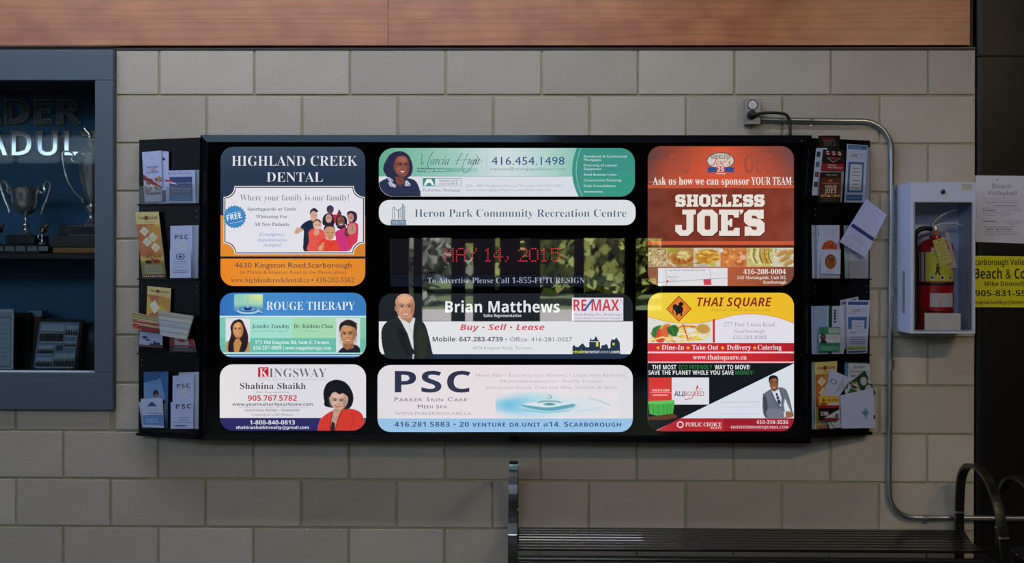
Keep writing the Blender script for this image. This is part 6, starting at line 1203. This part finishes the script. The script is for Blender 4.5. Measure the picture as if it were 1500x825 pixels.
m = MB(); m.box((a_.x, FYc, iz1), (d_.x, FYc + .0038, d_.z), .0008); m.box((a_.x, FYc, a_.z), (d_.x, FYc + .0038, iz0), .0008); m.box((a_.x, FYc, iz0), (ix0, FYc + .0038, iz1), .0008); m.box((ix1, FYc, iz0), (d_.x, FYc + .0038, iz1), .0008)
door = m.build('door_frame', wm, cab)
m = MB(); f_ = .0035; m.box((ix0, FYc - .0028, iz1 - f_), (ix1, FYc + .0, iz1)); m.box((ix0, FYc - .0028, iz0), (ix1, FYc + .0, iz0 + f_)); m.box((ix0, FYc - .0028, iz0 + f_), (ix0 + f_, FYc, iz1 - f_)); m.box((ix1 - f_, FYc - .0028, iz0 + f_), (ix1, FYc, iz1 - f_)); m.build('glazing_bead', mat('aluminium_bead', '#B4BAC6', .3, .5), door)
MB().box((ix0, FYc + .0005, iz0), (ix1, FYc + .003, iz1)).build('window_pane', CLEAR, cab)
lk_ = W(1381, 281, FYc); lock = MB().lathe((lk_.x, FYc - .0001, lk_.z), [(0.0095, 0), (0.0095, .004), (.007, .006), (.0035, .0062)], 20, 'Y').build('lock', mat('lock_chrome', '#6A6C72', .25, 1.0), cab)
MB().box((lk_.x - .001, FYc - .0068, lk_.z - .005), (lk_.x + .001, FYc - .0062, lk_.z + .005)).build('keyhole', dark, lock)
CP = Plane((0, FYc, 0), (0, -1, 0))
A = Art(CP, .0003); A.slab([(1408.5, 269.5), (1424.5, 269.5), (1424.5, 278.5), (1408.5, 278.5)], .0003, '#B9B9B4'); A.rect(1409, 270, 1424, 271.6, '#B89A88'); lines(A, 1410, 1423, (273, 275), '#8E8E8C', .4); o_ = A.build('sticker', PAPER, cab); o_['label'] = 'small inspection sticker at the top right corner'
hz0, hz1 = W(1324, 459, -0.08).z, W(1324, 397, -0.08).z
MB().box((a_.x - .0012, -0.105, hz0), (a_.x - .0001, -0.075, hz1), .0004).build('side_slot', mat('grey_slot', '#7E8694', .4), cab)
# extinguisher
YE = -0.088; ex = W(1369.5, 484, YE); pm_ = (YE + 4.5) / F_PX; zE = lambda y: W(1369.5, y, YE).z
ezb = a_.z + T
red = mat('extinguisher_red', '#95101A', 0.22, coat=.3)
ext = empty('fire_extinguisher', (ex.x, YE, ezb), 'red fire extinguisher with a yellow instruction label inside the white cabinet', 'fire extinguisher')
RR = 25.3 * pm_
MB().lathe((ex.x, YE, ezb), [(RR * .9, 0), (RR, .006), (RR, zE(364) - ezb), (RR * .96, zE(359) - ezb), (RR * .82, zE(354.5) - ezb), (RR * .58, zE(351) - ezb), (RR * .34, zE(349) - ezb), (RR * .3, zE(345) - ezb)], 40).build('cylinder', red, ext, smooth=True)
def wrap(y0, y1, a0, a1, r, name, fn, m_=PAPER, wd=40, ht=40):
    """label curved round the cylinder"""
    z0_, z1_ = zE(y1), zE(y0)
    def pm(u, v, off):
        t = a0 + (a1 - a0) * np.asarray(u, float) / wd; z = z1_ + (z0_ - z1_) * np.asarray(v, float) / ht; rr_ = r + off
        return np.stack([ex.x + rr_ * np.sin(t), YE - rr_ * np.cos(t), z + 0 * t], -1)
    A = Art(pm, .0004)
    for k in range(10): A.poly([(wd * k / 10, 0), (wd * (k+1) / 10, 0), (wd * (k+1) / 10, ht), (wd * k / 10, ht)], fn['bg'], up=False)
    A.up(4); fn['draw'](A); return A.build(name, m_, ext)
wrap(369.5, 412, -1.35, 1.25, RR, 'side_label', {'bg': '#8E9AA0', 'draw': lambda A: None})
wrap(369.5, 412, -.85, .95, RR + .0004, 'instruction_label', {'bg': '#B9BC3C', 'draw': lambda A: (lines(A, 8, 20, (3,), '#5A5A2C', .8), A.line([(2, 9), (10, 3)], .7, '#3A3A24'), A.line([(30, 5), (38, 12)], .7, '#3A3A24'), A.ell(14, 17, 1.4, 1.6, '#2A2A1E', 8), A.poly([(12.5, 19), (15.5, 19), (16, 26), (18, 31), (15.5, 31), (14, 27), (12.5, 31), (10.6, 31), (12, 26)], '#2A2A1E'), A.line([(15, 20), (18, 23)], .9, '#2A2A1E'), [(A.rect(x, 32, x + 5.4, 37.6, '#C8CBC8'), A.ell(x + 2.7, 34.8, 1.8, 2, '#2A2A30', 10)) for x in (5, 17, 29)])})
wrap(429, 449, -.62, .85, RR, 'inspection_label', {'bg': '#B4B8C4', 'draw': lambda A: (A.rect(12, 4, 26, 9, '#4A4A54'), lines(A, 3, 37, (14, 20, 26, 32), '#7A7E8C', 1), A.rect(14, 20, 15, 38, '#7A7E8C'))})
band = lambda y0, y1, m_, nm: MB().lathe((ex.x, YE, zE(y1)), [(RR + .0012, 0), (RR + .002, .001), (RR + .002, zE(y0) - zE(y1) - .001), (RR + .0012, zE(y0) - zE(y1))], 40).build(nm, m_, ext, smooth=True)
band(413.5, 417.5, dark, 'strap'); band(452.5, 456, mat('dark_red_band', '#6E0E14', .4), 'lower_band')
chm = mat('valve_chrome', '#D6DAE0', 0.35, 0.55)
MB().lathe((ex.x, YE, zE(346)), [(.012, 0), (.013, .004), (.013, .022), (.010, .026), (.010, .046)], 20).build('valve', chm, ext, smooth=True)
def lever(name, pts, w_, th):
    P3 = [W(u, v, YE) for u, v in pts]; s_ = MB()
    for k in range(2): pass
    R_ = []
    for i, p in enumerate(P3):
        t = (P3[min(i+1, len(P3)-1)] - P3[max(i-1, 0)]).normalized(); n_ = Vector((-t.z, 0, t.x))
        R_.append([s_.bm.verts.new(p + Vector((0, sy * w_ / 2, 0)) + n_ * sn * th / 2) for sy, sn in ((-1, -1), (1, -1), (1, 1), (-1, 1))])
    for a2, b2 in zip(R_, R_[1:]):
        for k in range(4): s_.bm.faces.new((a2[k], a2[(k+1) % 4], b2[(k+1) % 4], b2[k]))
    s_.bm.faces.new(R_[0][::-1]); s_.bm.faces.new(R_[-1]); bmesh.ops.recalc_face_normals(s_.bm, faces=s_.bm.faces)
    return s_.build(name, chm, ext)
lever('top_lever', [(1364, 331), (1366.5, 326), (1371, 321), (1378, 315.5), (1387, 311), (1396, 308.3), (1403, 307.5)], .022, .004)
lever('carry_handle', [(1364, 333), (1372, 329), (1380, 327), (1390, 327), (1399, 327.8), (1405, 329.5), (1410.5, 332)], .024, .005)
MB().lathe(W(1371.5, 341.5, YE - .016), [(.012, 0), (.012, .006), (.008, .009)], 18, 'Y').build('pressure_gauge', mat('gauge_face', '#A86858', .3), ext)
MB().tube(spline([W(1364, 336, YE), W(1356, 334.5, YE - .01), W(1347, 337, YE - .015), W(1341, 345, YE - .01), W(1340.5, 368, YE), W(1341, 410, YE), W(1341.5, 455, YE)], 6), .0095, 12).build('hose', dark, ext, smooth=True)
MB().tube([W(1341.5, 455, YE), W(1341.5, 476, YE)], [.008, .012], 12).build('nozzle', dark, ext, smooth=True)
TP = YP(-0.162)
def tagcard(quad, base, lab, draw, off=0.0):
    return leaf(TP, off, quad, lab, draw, base, w=16, h=38, th=.0006, cat='tag', name='inspection_tag')
tagcard([(1385, 342), (1389, 340), (1402, 392), (1392, 393)], '#B8A4A8', 'pale pink tag hanging behind the yellow tag on the extinguisher', lambda A: lines(A, 3, 14, (4, 8, 12, 16, 20, 24, 28), '#8E7A84', .5), -.012)
tagcard([(1366, 352.5), (1383, 347.5), (1396, 384.5), (1377.5, 389.5)], '#C4BC70', 'yellow inspection tag hanging on the extinguisher', lambda A: (A.ell(8, 2.5, 1.2, 1.2, '#4A4A3A', 8), lines(A, 3, 13, (8, 12, 16, 20, 25, 30), '#8E8850', .5)), 0)
MB_ = MB(); p, q_ = W(1354, 483.8, -0.16), W(1407, 459, -0.16)
MB_.box((p.x, -0.163, ezb), (q_.x, -0.160, q_.z), .0005); tag(MB_.build('card_box', mat('white_card', '#C4C8D4', .5)), 'blank white card standing at the front inside the extinguisher cabinet', 'card')

# ================================================================== POSTERS ON THE COLUMN
PP = YP(-0.0008)
def pxm(u, v, off): return PP(u, v, off)
A = Art(pxm, .0003); A.slab([(1428.5, 257), (1522, 258), (1522, 357.5), (1429.5, 354.5)], .0003, '#CACBE0')
A.text('Beach', 1453.5, 1481, 268.5, 275.8, '#7A7C8C', 'reg'); A.text('Volleyball', 1446.5, 1489, 279, 286, '#7A7C8C', 'reg'); A.ell(1461, 263.5, 1.2, .8, '#23232A', 10)
def trow(s_, x0, x1, y, c_, st='reg'): A.text(s_, x0, x1, y, y + 2.3, c_, st)
trow("Spring Session", 1439, 1478, 289, '#9A9AA4'); trow('Registration is open for teams', 1440, 1494, 292.3, '#A4A4AE'); trow('players of all levels', 1444, 1492, 295.6, '#8E8E98', 'B'); trow('recreational league games', 1455, 1490, 300, '#6C6C78', 'B'); trow('played every week at the park', 1440, 1496, 303.3, '#9A9AA4')
trow("Tuesday's -", 1439.5, 1462, 306.8, '#55555F', 'B'); trow('Outdoor Beach', 1468, 1496, 306.8, '#8E8E98'); trow('7:30pm - 9:30pm for 6 weeks', 1440, 1482, 310.5, '#8E8E98'); trow('Courts 1 and 2', 1440, 1478, 314, '#9A9AA4'); trow("Thursday's -", 1439.5, 1462, 323, '#55555F', 'B'); trow('Outdoor Beach', 1470, 1498, 323, '#8E8E98'); trow('7:30pm start', 1476, 1494, 326.5, '#8E8E98')
trow('Fee includes all games and balls', 1442, 1486, 331, '#7A7A86'); trow('sign up today', 1444, 1482, 334.5, '#66666F', 'B'); trow('contact the office for details', 1442, 1484, 338.2, '#8E8E98'); trow('spaces are limited', 1442, 1492, 342, '#9A9AA4')
tag(A.build('poster', PAPER), 'white beach volleyball notice taped to the black column', 'poster')
A = Art(pxm, .0003); A.slab([(1420.5, 374.5), (1530, 376.2), (1530, 450.5), (1421, 450)], .0003, '#DAD41E')
bk = '#23231E'
A.text('Scarborough Volleyball', 1423.5, 1521, 379.8, 388.5, bk, 'B'); A.text('Beach & Court', 1427.5, 1524, 393.5, 408.5, bk, 'B'); A.text('Mike Donnelly', 1442.5, 1503.5, 412.5, 419, '#4A4A2C', 'B'); A.text('905-831-55', 1428.5, 1503, 425.3, 434, bk, 'B'); A.text('captainvolley@hotmail', 1429, 1507, 440.2, 445.6, '#3A3A24', 'B')
tag(A.build('poster', PAPER), 'yellow volleyball club sign with black bold writing on the column', 'poster')

# ================================================================== BENCHES
bpaint = mat('bench_black_enamel', '#0F0F0C', 0.3, coat=.25)
bx0, bx1 = W(752, 745, -0.3).x, W(1406, 745, -0.06).x
def make_bench(label, detail=True):
    e = empty('bench', ((bx0 + bx1) / 2, -0.28, 0), label, 'bench', kind=None)
    arch = [(-.055, .012), (-.055, .30), (-.055, .50), (-.058, .58), (-.068, .65), (-.092, .70), (-.14, .735), (-.20, .748), (-.27, .742), (-.34, .715), (-.40, .665), (-.445, .59), (-.475, .50), (-.488, .40), (-.492, .2), (-.492, .012)]
    pth = [(p.y, p.z) for p in spline([Vector((0, a, b)) for a, b in arch], 4)]
    for x in (bx0, bx1):
        leg = MB().ribbon(pth, .034, .014, x).build('arm_frame', bpaint, e)
        MB().ribbon([(p.y, p.z) for p in spline([Vector((0, -.06, .455)), Vector((0, -.16, .42)), Vector((0, -.3, .41)), Vector((0, -.42, .405)), Vector((0, -.486, .38))], 4)], .03, .012, x + (.001 if x == bx0 else -.001)).build('seat_support', bpaint, e)
        for yy, zz in ((-.055, .53), (-.055, .47), (-.47, .53)):
            MB().box((x - .0185, yy - .010, zz - .004), (x + .0185, yy + .010, zz + .004), .002).build('clamp', screwm if zz > .5 else bpaint, e)
        for yy in (-.055, -.492): MB().box((x - .03, yy - .03, 0), (x + .03, yy + .03, .012), .003).build('foot', bpaint, e)
    y = -.040
    for k in range(8):
        z = .455 - .0006 * k
        MB().box((bx0 + .018, y - .034, z - .012), (bx1 - .018, y, z), .003).build('slat', bpaint, e); y -= .0395
    y -= .020
    for k in range(2):
        MB().box((bx0 + .018, y - .042, .418 - .012 * k), (bx1 - .018, y, .430 - .012 * k), .004).build('slat', bpaint, e); y -= .052
    return e
b1 = make_bench('black slatted bench with arched arms, standing below the right half of the sign')
MB().box((bx0 - .0172, -.30, .726), (bx0 + .0172, -.27, .757), .001).build('tape_band', mat('blue_white_tape', '#7FA4AC', .4, var=.4, vscale=60), b1)
def copy_tree(o, parent=None):
    c = o.copy(); COL.objects.link(c)
    if parent: c.parent = parent
    for ch in list(o.children):
        if not ch.name.startswith('tape'): copy_tree(ch, c)
    return c
b2 = copy_tree(b1); b2.location.x += (W(1466, 745, -0.31).x - bx0); b2.location.y -= 0.25
b2['label'] = 'second black bench, only its left arm showing at the right edge'

# ================================================================== ADDED LIGHT HOUSINGS (unseen, above the frame)
fm = mat('housing_white', '#C8C8C4', .5)
for x0_, x1_, y_, z_, lab in ((-2.9, 0.8, -0.95, 3.38, 'long linear housing of an added, unseen wash light above the sign'), (1.73, 2.87, -3.4, 3.28, 'short linear housing added over the unseen warm lamp in front of the right end of the wall')):
    f = empty('added_light_housing', ((x0_ + x1_) / 2, y_, z_), lab, 'ceiling light')
    MB().box((x0_, y_ - .075, z_), (x1_, y_ + .075, z_ + .05), .006).build('housing', fm, f)
    for x in (x0_ + .3, x1_ - .3): MB().tube([(x, y_, z_ + .05), (x, y_, 7.5)], .004, 6).build('hanger', dark, f)
bpy.context.view_layer.update()
